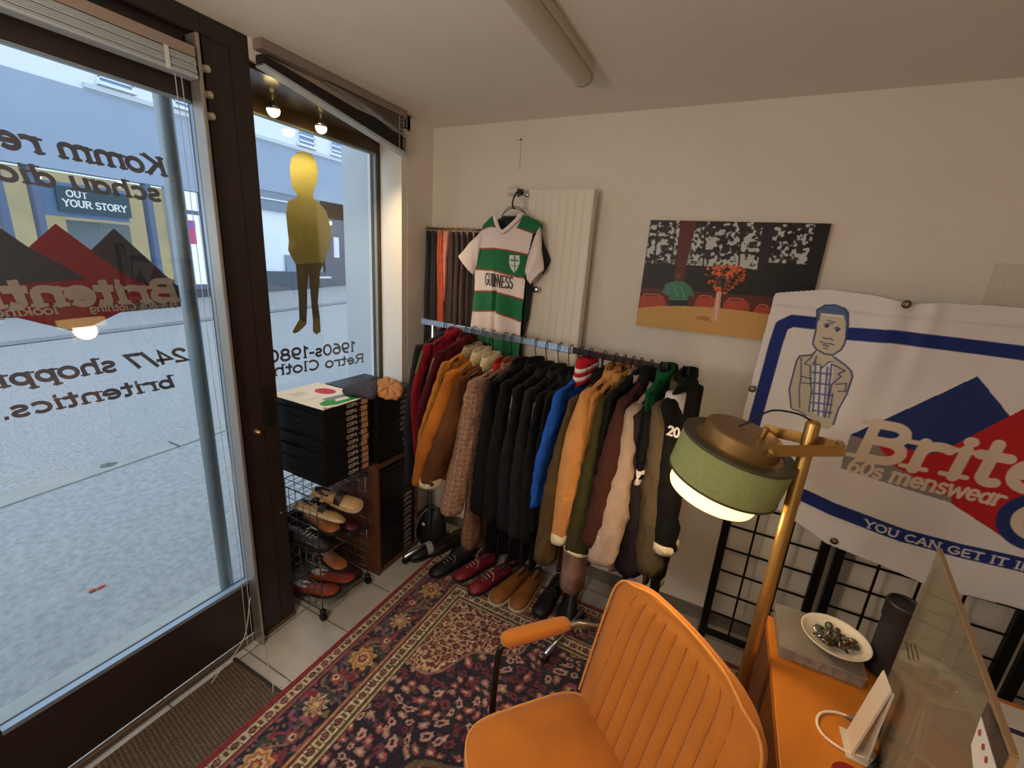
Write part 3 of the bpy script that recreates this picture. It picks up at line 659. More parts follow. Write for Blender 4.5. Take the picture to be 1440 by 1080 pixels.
for q in ((205, 138, 180, 410), (318, 138, 290, 412), (505, 138, 490, 420), (735, 140, 715, 420)): cv.stroke([W(q[0], q[1]), W(q[2], q[3])], .006, (18, 14, 14))
for y in (385, 398): cv.stroke([W(125, y), W(310, y+5)], .0022, (60, 52, 50)); cv.stroke([W(385, y+8), W(480, y+12)], .0022, (60, 52, 50))
cv.poly([W(350, 138), (W(450, 138)), W(385, 412), W(370, 520), W(305, 520), W(318, 412)], (92, 28, 26))
cv.poly([W(870, 145), W(940, 148), W(880, 480), W(830, 450)], (36, 26, 38))
cv.poly([W(95, 560), W(1180, 640), W(1100, 760), W(70, 700)], (92, 34, 28))
for q in ((85, 612, 250, 690), (440, 622, 575, 690), (620, 640, 780, 700), (810, 680, 930, 730)):
    cv.poly([W(q[0]+12, q[1]), W(q[2]-12, q[1]+4), W(q[2], q[1]+30), W(q[2]+4, q[3]), W(q[0]-6, q[3]), W(q[0]-2, q[1]+28)], (178, 66, 44)); cv.stroke([W(q[0]+25, q[1]+2), W(q[0]+35, q[1]-12), W(q[2]-40, q[1]-8), W(q[2]-30, q[1]+6)], .004, (214, 120, 84))
cv.poly([W(228, 590), W(252, 535), W(310, 518), W(370, 522), W(410, 555), W(432, 600), W(425, 620), W(395, 610), W(392, 660), W(280, 660), W(275, 615)], (58, 122, 98))
for q in ((300, 540, 330, 610), (350, 550, 372, 620), (270, 560, 262, 600)): cv.stroke([W(q[0], q[1]), W(q[2], q[3])], .004, (96, 160, 136))
cv.poly([W(280, 640), W(392, 640), W(395, 680), W(275, 675)], (20, 18, 22)); cv.disc(*W(335, 488), .009, (120, 62, 44), .012)
tb = [W(60, 800), W(80, 690), W(200, 676), W(360, 676), W(560, 686), W(760, 708), W(900, 730), W(1200, 760), W(1200, 960), W(60, 900)]
cv.poly(tb, (206, 158, 88)); cv.poly([W(430, 745), W(500, 738), W(560, 760), W(540, 778), W(450, 760)], (172, 124, 66))
rr = random.Random(4)
for k in range(150):
    a = rr.uniform(0, 6.28); q = rr.random()**.6; x, y = 628+125*q*cos(a), 490+92*q*sin(a)-20*cos(2*a)
    cv.disc(*W(x, y), rr.uniform(.003, .007), random.Random(k).choice([(222, 98, 44), (204, 80, 36), (236, 120, 62), (150, 62, 34)]))
for k in range(22): cv.disc(*W(610+rr.uniform(-35, 45), 525+rr.uniform(-35, 30)), .004, (74, 66, 34))
cv.poly([W(575, 585), W(606, 588), W(598, 660), W(585, 775), W(530, 772), W(556, 680)], (214, 160, 138)); cv.poly([W(580, 600), W(590, 600), W(575, 765), W(560, 765)], (232, 186, 166))
pos = np.stack([cv.X, np.full(cv.X.shape, PY), cv.Y], -1)
painted('print', cv, pos, vcol('print_satin', .45), pc, po)
# ---- wire grid panels along the wall
def grid_panel(x0, x1, vw, label, ztop=1.62, y=1.985):
    g = thing('grid_panel', label, 'grid panel', (x0, y, 0), group='black wire grid panels along the back wall'); o = (x0, y, 0)
    for xa in (x0, x1-.032): box('post', m_black, g, xa, xa+.032, y-.012, y+.012, 0, ztop, .002, o)
    wv = MB()
    for k in range(13): wv.box(x0+.03, x1-.03, y-.003, y+.003, .143+k*.117, .151+k*.117)
    wv.box(x0+.03, x1-.03, y-.01, y+.01, ztop-.03, ztop); wv.box(x0+.03, x1-.03, y-.01, y+.01, .02, .045)
    for x in vw: wv.box(x-.004, x+.004, y-.009, y-.003, .03, ztop-.01)
    wv.build('wire_mesh', m_black, g, o)
    return g
grid_panel(.137, .535, (.265, .395), 'black wire grid panel behind the floor lamp, leftmost of the row')
grid_panel(.555, 1.135, (.70, .83, .96), 'black wire grid panel behind the desk and plastic cup')
grid_panel(1.155, 1.73, (1.3, 1.43, 1.57), 'black wire grid panel at the right end behind the banner')
# ---- banner
BY = 1.955
bn = thing('banner', 'white shop banner with blue and red mountain logo tied on the grid panels', 'banner', (.7, BY, 1.1)); bo2 = (.7, BY, 1.1)
cv = Canvas(.08, 1.52, .52, 1.70, .0026, (228, 221, 221))
Bp = lambda x, y: tuple(at(x, y, 1, BY)[[0, 2]])
Z = lambda x, y: Bp(920+x/2.571, 400+y/2.571)
NAVY = (30, 48, 116)
cv.stroke([Z(578, 140), Z(500, 132), Z(462, 150), Z(440, 215), Z(376, 450), Z(330, 620)], .046, NAVY)
cv.stroke([Z(705, 178), Z(850, 185), Z(1337, 250), Z(1500, 275), (1.44, Z(1500, 275)[1]), (1.46, 1.2)], .046, NAVY)
cv.stroke([Z(540, 765), Z(640, 810), Z(760, 852), Z(900, 905), Z(1100, 962), Z(1337, 1018), (1.40, Z(1337, 1018)[1]), (1.46, 1.0)], .054, NAVY)
RED = (186, 34, 40); BLU = (34, 52, 108); GRY = (140, 132, 132)
c0 = Z(712, 618); c1 = Z(1240, 752)
wB = (c1[0]-c0[0])/(.72+.5+.3+.42)*(.72+.5+.3+.42+.58+.64+.42+.3+.54+.5)
xm = (Z(705, 540)[0]+c0[0]+wB+.03)/2; MR = lambda p: (2*xm-p[0], p[1])
va = Z(1290, 478); vb = Z(1480, 380); zpk = va[1]+(vb[1]-va[1])/(vb[0]-va[0])*(xm-va[0]); vt = Z(1305, 945)
cv.poly([Z(705, 540), Z(800, 560), Z(1060, 590), va, (xm, zpk), MR(va), MR(Z(1060, 590)), MR(Z(705, 540)), MR(Z(672, 662)), MR(Z(1065, 785)), MR(vt), vt, Z(1065, 785), Z(672, 662)], RED)
cv.poly([MR(Z(705, 540)), MR(Z(1172, 332)), MR(va), MR(Z(1060, 590)), MR(Z(1000, 610)), MR(Z(780, 560))], BLU)
cv.poly([MR(Z(705, 540)), MR(Z(860, 650)), MR(Z(1075, 772)), MR(Z(1068, 786)), MR(Z(672, 662))], GRY)
cv.poly([Z(705, 540), Z(1172, 332), Z(1290, 478), Z(1060, 590), Z(1000, 610), Z(780, 560)], BLU)
cv.poly([Z(705, 540), Z(740, 552), Z(800, 570), Z(860, 650), Z(1075, 772), Z(1068, 786), Z(672, 662)], GRY)
sk = 0
Tn = lambda u, v, c0=c0, sk=sk: (c0[0]+u, c0[1]+v)
BEI = (220, 200, 180)
bh = Z(760, 500)[1]-Z(760, 625)[1]
cv.text('Britentics', bh*1.12, Tn, BEI, .235, .08, 1, .16, wB)
c2 = Z(690, 672); c3 = Z(1258, 806)
cv.text('60s menswear', .058, lambda u, v: (c2[0]+u, c2[1]+v+(c3[1]-c2[1])*u/(c3[0]-c2[0])), BEI, .19, .12, 1, .1, c3[0]-c2[0])
bp_ = [Z(752, 868), Z(900, 922), Z(1100, 980), Z(1337, 1038), (1.45, Z(1337, 1038)[1])]
def along(u, v):
    x = bp_[0][0]+u; zz = np.interp(x, [p[0] for p in bp_], [p[1] for p in bp_]); return (x, zz+v)
cv.text('YOU CAN GET IT IF YOU', .030, along, (224, 214, 216), .2, 0, 1, .14, (Z(1337, 1038)[0]-bp_[0][0])*1.32)
cc = Z(1402, 868); R0 = .108
for r_, c_ in ((R0, BLU), (R0*.66, BEI), (R0*.36, RED)): cv.disc(cc[0], cc[1], r_, c_)
# cartoon of a standing man in an open jacket
Q = lambda x, y: Bp(1060+x/5.4, 420+y/5.4)
INK = (52, 64, 112); SKN = (208, 196, 176); JKT = (196, 186, 166)
cv.poly([Q(*p) for p in ((360, 430), (330, 470), (300, 580), (272, 690), (290, 840), (350, 860), (420, 900), (440, 960), (560, 990), (600, 950), (640, 800), (700, 700), (742, 580), (735, 545), (690, 500), (610, 440), (470, 410))], JKT)
cv.poly([Q(*p) for p in ((455, 470), (520, 520), (600, 470), (605, 560), (590, 660), (540, 900), (430, 860), (440, 700))], (226, 222, 222))
for x0, y0, x1, y1 in ((470, 480, 450, 860), (510, 520, 490, 880), (560, 520, 530, 890), (590, 500, 560, 800)): cv.stroke([Q(x0, y0), Q(x1, y1)], .006, (96, 104, 150))
for y in (560, 640, 720, 790, 850): cv.stroke([Q(445, y), Q(590, y+15)], .006, (96, 104, 150))
cv.poly([Q(*p) for p in ((490, 120), (700, 150), (700, 250), (690, 340), (660, 385), (600, 425), (530, 415), (465, 370), (455, 310), (475, 180))], SKN)
cv.poly([Q(*p) for p in ((480, 170), (482, 85), (540, 50), (620, 48), (690, 75), (715, 110), (712, 200), (690, 300), (695, 180), (680, 125), (600, 118), (510, 110), (500, 170))], (92, 116, 152))
cv.poly([Q(*p) for p in ((490, 400), (600, 425), (600, 470), (530, 520), (480, 450))], SKN)
def ink(pts, wd=.0036): cv.stroke([Q(*p) for p in pts], wd, INK)
ink(((455, 310), (450, 345), (475, 385), (540, 420), (600, 428), (660, 388), (690, 335), (715, 200), (715, 110), (690, 75), (620, 48), (540, 50), (482, 85), (478, 180), (470, 250), (455, 310)), .005)
ink(((535, 200), (555, 190), (575, 205))); ink(((610, 225), (635, 215), (655, 232))); cv.disc(*Q(553, 210), .006, INK); cv.disc(*Q(634, 237), .006, INK)
ink(((525, 295), (550, 305), (580, 300), (600, 315))); ink(((505, 325), (540, 340), (580, 342), (608, 350))); ink(((525, 350), (570, 362))); ink(((530, 375), (560, 380)))
ink(((570, 185), (600, 190))); ink(((560, 165), (620, 180)), .0028)
ink(((470, 400), (440, 430), (350, 435), (325, 475), (298, 580), (270, 690), (285, 830)), .005)
ink(((360, 450), (360, 600), (345, 690), (350, 830))); ink(((445, 440), (385, 495), (430, 510), (430, 590))); ink(((360, 590), (440, 610))); ink(((365, 640), (440, 650)))
ink(((605, 440), (690, 500), (735, 545), (742, 590), (700, 720), (640, 830), (600, 950)), .005); ink(((600, 500), (690, 545), (640, 570), (660, 590), (595, 650)), .004); ink(((620, 650), (700, 640), (690, 700), (640, 700))); ink(((590, 660), (540, 900)), .004); ink(((600, 720), (570, 900))); ink(((430, 600), (440, 700), (420, 860)), .004)
ink(((480, 440), (450, 500), (500, 500), (520, 525), (570, 480), (600, 480))); ink(((290, 840), (350, 860), (400, 890)), .004)
for q in ((1083, 690), (1118, 700)):   # shoes
    e = [(q[0]+9*cos(a)*.9-3*sin(a), q[1]+16*sin(a)*.9+4*cos(a)) for a in np.linspace(0, 2*pi, 14)]; cv.stroke([Bp(*p) for p in e], .004, INK)
# seams of the cloth
wz = vnoise(cv.ny, cv.nx, 5, 7, 9)
U = cv.X; V = cv.Y
fold = .018*np.exp(-((U-.50+.10*(1.64-V))/.055)**2)*np.clip((V-.9)/.6, 0, 1)+.010*np.exp(-((U-.60+.04*(1.64-V))/.03)**2)*np.clip((V-1.2)/.4, 0, 1)
fold += .006*np.sin(U*9+V*2)+.010*(wz-.5)+.012*np.clip((.78-V)/.2, 0, 1)
fold += .004*np.exp(-((V-1.60)/.008)**2)
top = np.interp(U, [.1, .142, .30, .44, .54, .62, .83, 1.52], [1.62, 1.641, 1.668, 1.658, 1.640, 1.652, 1.655, 1.66])
bpt = [at(x, y, 1, BY) for x, y in ((1060, 694), (1076, 707), (1114, 731), (1160, 762), (1231, 789), (1300, 820), (1420, 852), (1440, 858))]
bot = np.interp(U, [p[0] for p in bpt]+[1.52], [p[2] for p in bpt]+[.62])
lft = np.interp(V, [.7, 1.174, 1.641], [.135, .118, .135])
mk = (V < top) & (V > bot) & (U > lft)
pos = np.stack([U, BY-fold*1.35, V], -1)
painted('cloth', cv, pos, vcol('banner_cloth', .75, 0, .1, 500), bn, bo2, mk).modifiers.new('solid', 'SOLIDIFY').thickness = .0012
for q in ((1275, 428), (1173, 761), (1058, 547)):
    p = at(*q, 1, BY-(.046 if q[0] == 1275 else .022))
    MB().lathe([(.006, -.004), (.006, .004), (.012, .004), (.014, 0), (.012, -.004), (.006, -.004)], 16, p, (0, 1, 0)).build('grommet', mat('brass_dark', (110, 90, 66), .35, .8), bn, bo2, smooth=True)
# ---- floor lamp
LX, LY = .204, 1.10
fl = thing('floor_lamp', 'lit brass floor lamp with green drum shade beside the desk', 'floor lamp', (LX, LY, 0)); fo = (LX, LY, 0)
m_br = mat('brushed_brass', (186, 146, 84), .32, .85)
MB().lathe([(.001, .022), (.118, .022), (.125, .018), (.125, 0)], 40, (LX, LY, 0), None, (1, 1)).build('base', m_br, fl, fo, smooth=True)
MB().lathe([(.0145, .02), (.0145, 1.385), (.012, 1.392), (.002, 1.393)], 24, (LX, LY, 0), None, (0, 1)).build('pole', m_br, fl, fo, smooth=True)
AX = np.array([.20, -.03, .979]); AX /= np.linalg.norm(AX); CB = np.array([.052, LY, 1.206])
m_shade = mat('shade_green', (140, 146, 92), .85, noise=.12, scale=180, bump=.2, bscale=500)
sd = MB().lathe([(.127, 0), (.127, .097), (.122, .1005), (.10, .1005), (.10, .099), (.1245, .097), (.1245, 0)], 56, CB, AX).build('lamp_shade', m_shade, fl, fo)
for p in sd.data.polygons: p.use_smooth = True
tr = MB().lathe([(.1245, -.001), (.1285, -.001), (.1285, .004), (.1245, .004), (.1245, -.001)], 56, CB, AX).lathe([(.1245, .0945), (.1285, .0945), (.1285, .1015), (.1, .1015), (.1, .1005)], 56, CB, AX)
tr.build('shade_rim', mat('shade_rim', (70, 66, 46), .5), sd)
sd.children[0].location = (-fo[0], -fo[1], -fo[2])
MB().lathe([(.101, .096), (.101, .10), (.088, .102), (.086, .134), (.082, .137), (.001, .137)], 128, CB, AX).build('cap', mat('cap_bronze', (150, 118, 74), .38, .7), fl, fo, smooth=False)
MB().lathe([(.001, -.048), (.088, -.048), (.100, -.044), (.103, -.036), (.103, .03), (.001, .03)], 128, CB+np.array([-.008, -.006, 0]), AX).build('diffuser', mat('lamp_glow', (255, 240, 200), .5, emit=(255, 210, 128), estr=2.8), fl, fo, smooth=False)
cc3 = CB+AX*.118
fk = MB()
for sgn in (-1, 1):
    a = cc3+np.array([.048, sgn*.076, .008]); b = np.array([.268, LY+sgn*.012, 1.343])
    fk.bar(a, b, .005, .026)
fk.bar(np.array([.262, LY-.016, 1.343]), np.array([.262, LY+.016, 1.343]), .012, .026)
fk.build('fork_arm', m_br, fl, fo, bevel=.001)
for sgn in (-1, 1):
    MB().lathe([(.007, 0), (.007, .006), (.004, .009)], 12, cc3+np.array([.055, sgn*.076, .008]), (0, sgn, 0), (1, 1)).build('pivot_screw', m_br, fl, fo)
MB().tube(smoothpath([CB+AX*.137+np.array([-.02, .02, 0]), CB+AX*.15+np.array([0, .015, .004]), (.12, LY, 1.398), (.17, LY, 1.402), (.2, LY, 1.392)], 6), .0022, 6).build('cable', m_black, fl, fo)
MB().lathe([(.008, 0), (.008, .022), (.005, .026)], 12, CB+AX*.137+np.array([.035, 0, -.006]), AX, (1, 1)).build('cable_gland', m_br, fl, fo)
lamp('POINT', tuple(CB-AX*.07), 3.2, (1, .76, .45), .05)
# ---- desk and what stands on it
DT = .75
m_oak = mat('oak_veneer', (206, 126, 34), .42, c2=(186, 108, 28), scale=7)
dk = thing('desk', 'orange oak veneer desk under the acrylic screen', 'desk', (.9, .7, 0)); do = (.9, .7, 0)
box('desk_top', m_oak, dk, .25, 1.6, .0, 1.277, DT-.025, DT, .002, do)
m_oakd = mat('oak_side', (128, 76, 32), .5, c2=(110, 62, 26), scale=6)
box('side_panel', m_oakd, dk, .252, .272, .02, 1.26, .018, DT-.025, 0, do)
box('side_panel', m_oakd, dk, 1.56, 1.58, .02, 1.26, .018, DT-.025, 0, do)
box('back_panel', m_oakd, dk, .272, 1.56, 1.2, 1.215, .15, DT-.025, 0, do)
# clear parts box with dividers
pb = thing('parts_case', 'clear plastic compartment case under the white bowl', 'case', (.35, 1.21, DT)); pbo = (.35, 1.21, DT)
m_cl = glass_mat('clear_plastic', (222, 218, 212), .12, .24, (206, 196, 184))
box('tray', m_cl, pb, .266, .446, 1.125, 1.295, DT+.001, DT+.030, .003, pbo)
box('lid', m_cl, pb, .264, .448, 1.123, 1.297, DT+.0305, DT+.036, .002, pbo)
ct = MB(); rr = random.Random(2)
for i in range(6):
    for j in range(4):
        if rr.random() < .75:
            x, y = .272+i*.029, 1.130+j*.041; ct.box(x, x+.024, y, y+.034, DT+.003, DT+.003+rr.uniform(.008, .022))
ct.build('contents', mat('case_contents', (150, 120, 100), .7, c2=(196, 180, 160), scale=40), pb, pbo)
dv = MB()
for i in range(1, 6): dv.box(.267+i*.0298-.0008, .267+i*.0298+.0008, 1.126, 1.294, DT+.002, DT+.029)
for j in range(1, 4): dv.box(.267, .445, 1.125+j*.0425-.0008, 1.125+j*.0425+.0008, DT+.002, DT+.029)
dv.build('divider', m_cl, pb, pbo)
box('latch', m_cl, pb, .30, .33, 1.119, 1.1245, DT+.018, DT+.036, .001, pbo)
bc = np.array([.387, 1.195, DT+.037])
bw = thing('bowl', 'white oval bowl of metal pin badges on the clear case', 'bowl', bc)
MB().lathe([(.030, 0), (.036, .004), (.056, .014), (.072, .028), (.0755, .033), (.0735, .0335), (.069, .028), (.053, .016), (.032, .008), (.001, .007)], 40, (0, 0, 0), None, (1, 0)).build('dish', mat('porcelain', (226, 214, 196), .25), bw, smooth=True)
mp = [mat('pin_copper', (120, 72, 48), .3, .9), mat('pin_steel', (150, 144, 138), .25, .9), mat('pin_dark', (58, 40, 36), .4, .6), mat('pin_green', (56, 66, 40), .4)]
rr = random.Random(11); pin0 = []
for k in range(56):
    a = rr.uniform(0, 6.28); q = .044*math.sqrt(rr.random()); layer = k//20
    p = bc+np.array([q*cos(a), q*sin(a)*.9, .013+q*q*6+layer*.005])
    if k < 8:
        o = MB().lathe([(.001, .0016), (.006, .0016), (.0072, 0), (.006, -.0012), (.001, -.0012)], 10, (0, 0, 0), None, (1, 1)).build('pin_badge', mp[k % 4], smooth=True) if k % 2 else MB().tube([(-.007, 0, 0), (.007, 0, .001), (.008, .003, .001), (-.004, .004, 0)], .0011, 5).build('pin_badge', mp[k % 4], smooth=True)
        pin0.append(o)
    else:
        o = pin0[k % 8].copy(); COL.objects.link(o)
    o.scale = (1.35, 1.35, 1.35); o.location = p; o.rotation_euler = (rr.uniform(-.8, .8), rr.uniform(-.8, .8), rr.uniform(0, 6))
    tag(o, 'tiny metal pin badge in the heap inside the white bowl', 'pin badge', 'pin badges in the bowl')
cu = thing('tumbler', 'black lidded tumbler standing at the back of the desk', 'tumbler', (.50, 1.215, DT))
m_cup = mat('tumbler_black', (34, 31, 31), .55, noise=.1, scale=30)
MB().lathe([(.030, 0), (.0335, .003), (.0335, .165), (.031, .168)], 32, (0, 0, 0), None, (1, 1)).build('body', m_cup, cu, smooth=False)
MB().lathe([(.036, .160), (.0365, .205), (.034, .209), (.031, .209), (.030, .203), (.001, .203)], 32, (0, 0, 0), None, (1, 0)).build('lid', mat('tumbler_lid', (24, 22, 22), .5), cu, smooth=False)
# acrylic counter screen
fa = at(1321, 773, 2, 1.185); na = at(1425, 1062, 2, 1.185)
dirp = (na-fa)[:2]; Lp = np.linalg.norm(dirp); dirp /= Lp; nrm = np.array([-dirp[1], dirp[0], 0])
if nrm[0] > 0: nrm = -nrm
sc_ = thing('counter_screen', 'upright clear acrylic counter screen on the desk', 'screen', (fa[0], fa[1], DT)); so = (fa[0], fa[1], DT)
P2 = lambda s, z, d=0: (fa[0]+dirp[0]*s+nrm[0]*d, fa[1]+dirp[1]*s+nrm[1]*d, z)
m_ac = glass_mat('acrylic', (226, 220, 206), .10, .28, (170, 160, 140))
MB().hexa([P2(0, DT+.002, -.002), P2(Lp, DT+.002, -.002), P2(Lp, DT+.002, .002), P2(0, DT+.002, .002)], [P2(0, 1.185, -.002), P2(Lp, 1.185, -.002), P2(Lp, 1.185, .002), P2(0, 1.185, .002)]).build('panel', m_ac, sc_, so)
m_edge = mat('acrylic_edge', (150, 120, 84), .35)
MB().hexa([P2(-.001, 1.184, -.0032), P2(Lp+.002, 1.184, -.0032), P2(Lp+.002, 1.184, .0032), P2(-.001, 1.184, .0032)], [P2(-.001, 1.189, -.0032), P2(Lp+.002, 1.189, -.0032), P2(Lp+.002, 1.189, .0032), P2(-.001, 1.189, .0032)]).build('top_edge', m_edge, sc_, so)
MB().hexa([P2(Lp, DT+.002, -.0032), P2(Lp+.005, DT+.002, -.0032), P2(Lp+.005, DT+.002, .0032), P2(Lp, DT+.002, .0032)], [P2(Lp, 1.187, -.0032), P2(Lp+.005, 1.187, -.0032), P2(Lp+.005, 1.187, .0032), P2(Lp, 1.187, .0032)]).build('side_edge', m_edge, sc_, so)
for s in (.06, Lp-.06):
    MB().hexa([P2(s-.004, DT+.001, -.06), P2(s+.004, DT+.001, -.06), P2(s+.004, DT+.001, .06), P2(s-.004, DT+.001, .06)], [P2(s-.004, DT+.02, -.03), P2(s+.004, DT+.02, -.03), P2(s+.004, DT+.06, .004), P2(s-.004, DT+.06, .004)]).build('foot', m_ac, sc_, so)
dn = nrm@fa
def onp(x, y, d=.004): return atn(x, y, nrm, dn+d)
cdn = thing('notice_card', 'white printed card with red dots stuck on the acrylic screen', 'card', onp(1390, 1040)); cno = tuple(onp(1390, 1040))
MB().add([onp(*p) for p in ((1366, 1048), (1380, 1008), (1403, 1085), (1372, 1110))], [(0, 1, 2, 3)]).build('sheet', mat('card_white', (222, 216, 206), .6), cdn, cno, solid=.0008)
cq = MB()
for p in ((1377, 1030), (1382, 1050), (1386, 1068)):
    c = onp(*p, .0052); cq.add([c+np.array([0, .0, .005]), c+np.array([dirp[0]*.005, dirp[1]*.005, 0]), c-np.array([0, 0, .005]), c-np.array([dirp[0]*.005, dirp[1]*.005, 0])], [(0, 1, 2, 3)])
cq.build('dot', mat('dot_red', (176, 50, 44), .6), cdn, cno)
MB().add([onp(*p) for p in ((1381, 1006), (1389, 988), (1417, 1062), (1405, 1086))], [(0, 1, 2, 3)]).build('photo_strip', mat('strip_dark', (40, 32, 28), .5, c2=(96, 80, 66), scale=60), cdn, cno, solid=.0008)
vn = MB()
for k in range(3): vn.bar(onp(1274+k*6, 905, .003), onp(1279+k*6, 928, .003), .0014)
tag(vn.build('printed_mark', mat('print_grey', (70, 62, 54), .6)), 'small grey printed lines near the back of the acrylic screen', 'print')
# white tablet stand, cable, red coaster, paper
ts = thing('tablet_stand', 'white bent-metal stand on the desk in front of the acrylic screen', 'stand', (.415, .955, DT)); to = (.415, .955, DT)
m_st = mat('stand_white', (214, 200, 182), .35, .1)
pf = [(-.085, 0), (-.004, .182), (.004, .190), (.012, .186), (.016, .178), (.012, .10), (.018, .0)]
rgs = [[(.404+u*.25, .955-.03+w_, DT+v) for w_ in (0, .05)]+[(.404+u*.25+.004, .955-.03+w_, DT+v-.003) for w_ in (.05, 0)] for u, v in pf]
MB().loft(rgs).build('leg_plate', m_st, ts, to)
MB().box(.374, .43, .915, .985, DT+.0005, DT+.004).build('foot_plate', m_st, ts, to)
tag(MB().tube(smoothpath([at(*q, 2, DT+.0035) for q in ((1222, 1019), (1195, 1008), (1170, 1001), (1153, 1004), (1149, 1018), (1160, 1036), (1185, 1054), (1210, 1063), (1230, 1070), (1248, 1082))], 6), .003, 8).build('charging_cable', mat('cable_white', (236, 214, 190), .5), smooth=True), 'white charging cable looped on the desk top', 'cable')
tag(MB().lathe([(.001, .006), (.03, .006), (.032, .003), (.03, 0)], 24, at(1196, 1098, 2, DT+.0005), None, (1, 1)).build('coaster', mat('coaster_red', (130, 22, 26), .5)), 'dark red round coaster at the front of the desk', 'coaster')
tag(MB().tube([at(1234, 1012, 2, DT+.05), at(1240, 1040, 2, DT+.012), at(1243, 1062, 2, DT+.008), at(1222, 1085, 2, DT+.008)], .006, 8).build('adapter_lead', m_black, smooth=True), 'short black adapter lead behind the white stand', 'cable')
pp = thing('paper_sheet', 'white paper sheet with a blue mark on the desk behind the screen', 'paper', (.76, 1.15, DT)); ppo = (.76, 1.15, DT)
box('sheet', mat('paper', (222, 214, 206), .8), pp, .66, .87, .98, 1.26, DT+.0005, DT+.0015, 0, ppo)
box('mark', mat('mark_navy', (30, 40, 90), .7), pp, .70, .76, 1.17, 1.185, DT+.0015, DT+.002, 0, ppo)
# ================================================================== RUG
RX0, RX1, RY0, RY1 = -1.285, .75, -.55, 1.87
rgth = thing('rug', 'red and navy patterned persian rug on the tiled floor', 'rug', (-.3, .7, 0))
cv = Canvas(RX0, RX1, RY0, RY1, .0042, (30, 26, 40))
Xr, Yr = cv.X, cv.Y
d = np.minimum(Xr-RX0, RY1-Yr)                    # distance from the left / far edge
lat = (Xr-RX0) < (RY1-Yr)                          # on the left border?
s_ = np.where(lat, Yr, Xr+3.1)                     # coordinate along the border
def setc(m, c): cv.C[m] = c
CRM = (196, 172, 136); ROSE = (120, 52, 62); REDR = (138, 30, 38); NVY = (30, 26, 42); DRK = (52, 32, 32); PNK = (168, 98, 98); GLD = (176, 138, 84)
n1 = vnoise(cv.ny, cv.nx, 60, 50, 21, 2); n2 = vnoise(cv.ny, cv.nx, 150, 130, 22)
setc(d < .018, REDR)
def border(a, b, per, base, m1, m2, ph=0):
    m = (d >= a) & (d < b); setc(m, base); c = (a+b)/2; h = (b-a)/2
    u = ((s_+ph) % per)/per-.5; v = (d-c)/h
    q = np.hypot(u*per/h*1.0, v*1.15)
    setc(m & (q < .62), m1); setc(m & (q < .36), PNK if m1 != PNK else CRM); setc(m & (q < .2), m1)
    setc(m & (np.abs(np.abs(u)-.5)*per/h < .26) & (np.abs(v) < .45), m2)
    setc(m & (np.abs(np.abs(u)-.27)*per/h < .10) & (np.abs(v+.5*np.sign(np.sin(u*60))) < .3), (92, 88, 62))
    e = m & ((d < a+.004) | (d > b-.004)); setc(e, DRK)
border(.018, .066, .062, CRM, DRK, (84, 66, 52))
setc((d >= .066) & (d < .082), ROSE); setc((d >= .072) & (d < .076), (150, 96, 92))
M0, M1 = .082, .232
mm = (d >= M0) & (d < M1); setc(mm, NVY); cM = (M0+M1)/2; hM = (M1-M0)/2
v = (d-cM)/hM; per = .235; u = (s_ % per)/per-.5; idx = np.floor(s_/per).astype(int)
# scrolls
for k, (amp, ph, c, w) in enumerate(((.6, 0, (132, 44, 56), .13), (.6, pi, (96, 60, 84), .12), (.35, pi/2, (150, 110, 92), .07), (.75, pi*.7, (64, 70, 92), .08))):
    cur = amp*np.sin(2*pi*s_/per*1.0+ph)+.14*np.sin(2*pi*s_/per*3+ph*2); setc(mm & (np.abs(v-cur) < w), c)
setc(mm & (n2 > .72), (124, 100, 76)); setc(mm & (n1 > .70), (126, 46, 50)); setc(mm & (n1 < .28), (58, 62, 56)); setc(mm & (n2 < .22), (146, 82, 86))
q = np.hypot(u*per/hM, v); an = np.arctan2(v, u*per/hM); pet = .66+.10*np.cos(8*an)
alt = (idx % 2 == 0)
setc(mm & (q < pet) & alt, (196, 152, 84)); setc(mm & (q < pet*.82) & alt, (160, 100, 58)); setc(mm & (q < pet*.62) & alt, CRM); setc(mm & (q < pet*.42) & alt, (136, 50, 40)); setc(mm & (q < pet*.2) & alt, GLD)
pet2 = .50+.16*np.cos(10*an)
setc(mm & (q < pet2) & ~alt, (190, 170, 128)); setc(mm & (q < pet2*.7) & ~alt, (150, 78, 74)); setc(mm & (q < pet2*.4) & ~alt, (198, 172, 110))
u2 = ((s_+per/2) % per)/per-.5; q2 = np.hypot(u2*per/hM, v-.35*np.sign(np.sin(s_*13)))
setc(mm & (q2 < .3), (150, 60, 60)); setc(mm & (q2 < .18), CRM); setc(mm & (q2 < .09), DRK)
setc((d >= .232) & (d < .252), ROSE); setc((d >= .239) & (d < .245), GLD)
border(.252, .304, .058, (204, 182, 142), DRK, (96, 70, 56), .02)
setc((d >= .304) & (d < .312), (88, 74, 50)); setc((d >= .312) & (d < .322), (190, 166, 124)); setc((d >= .322) & (d < .327), DRK)
fm = d >= .327
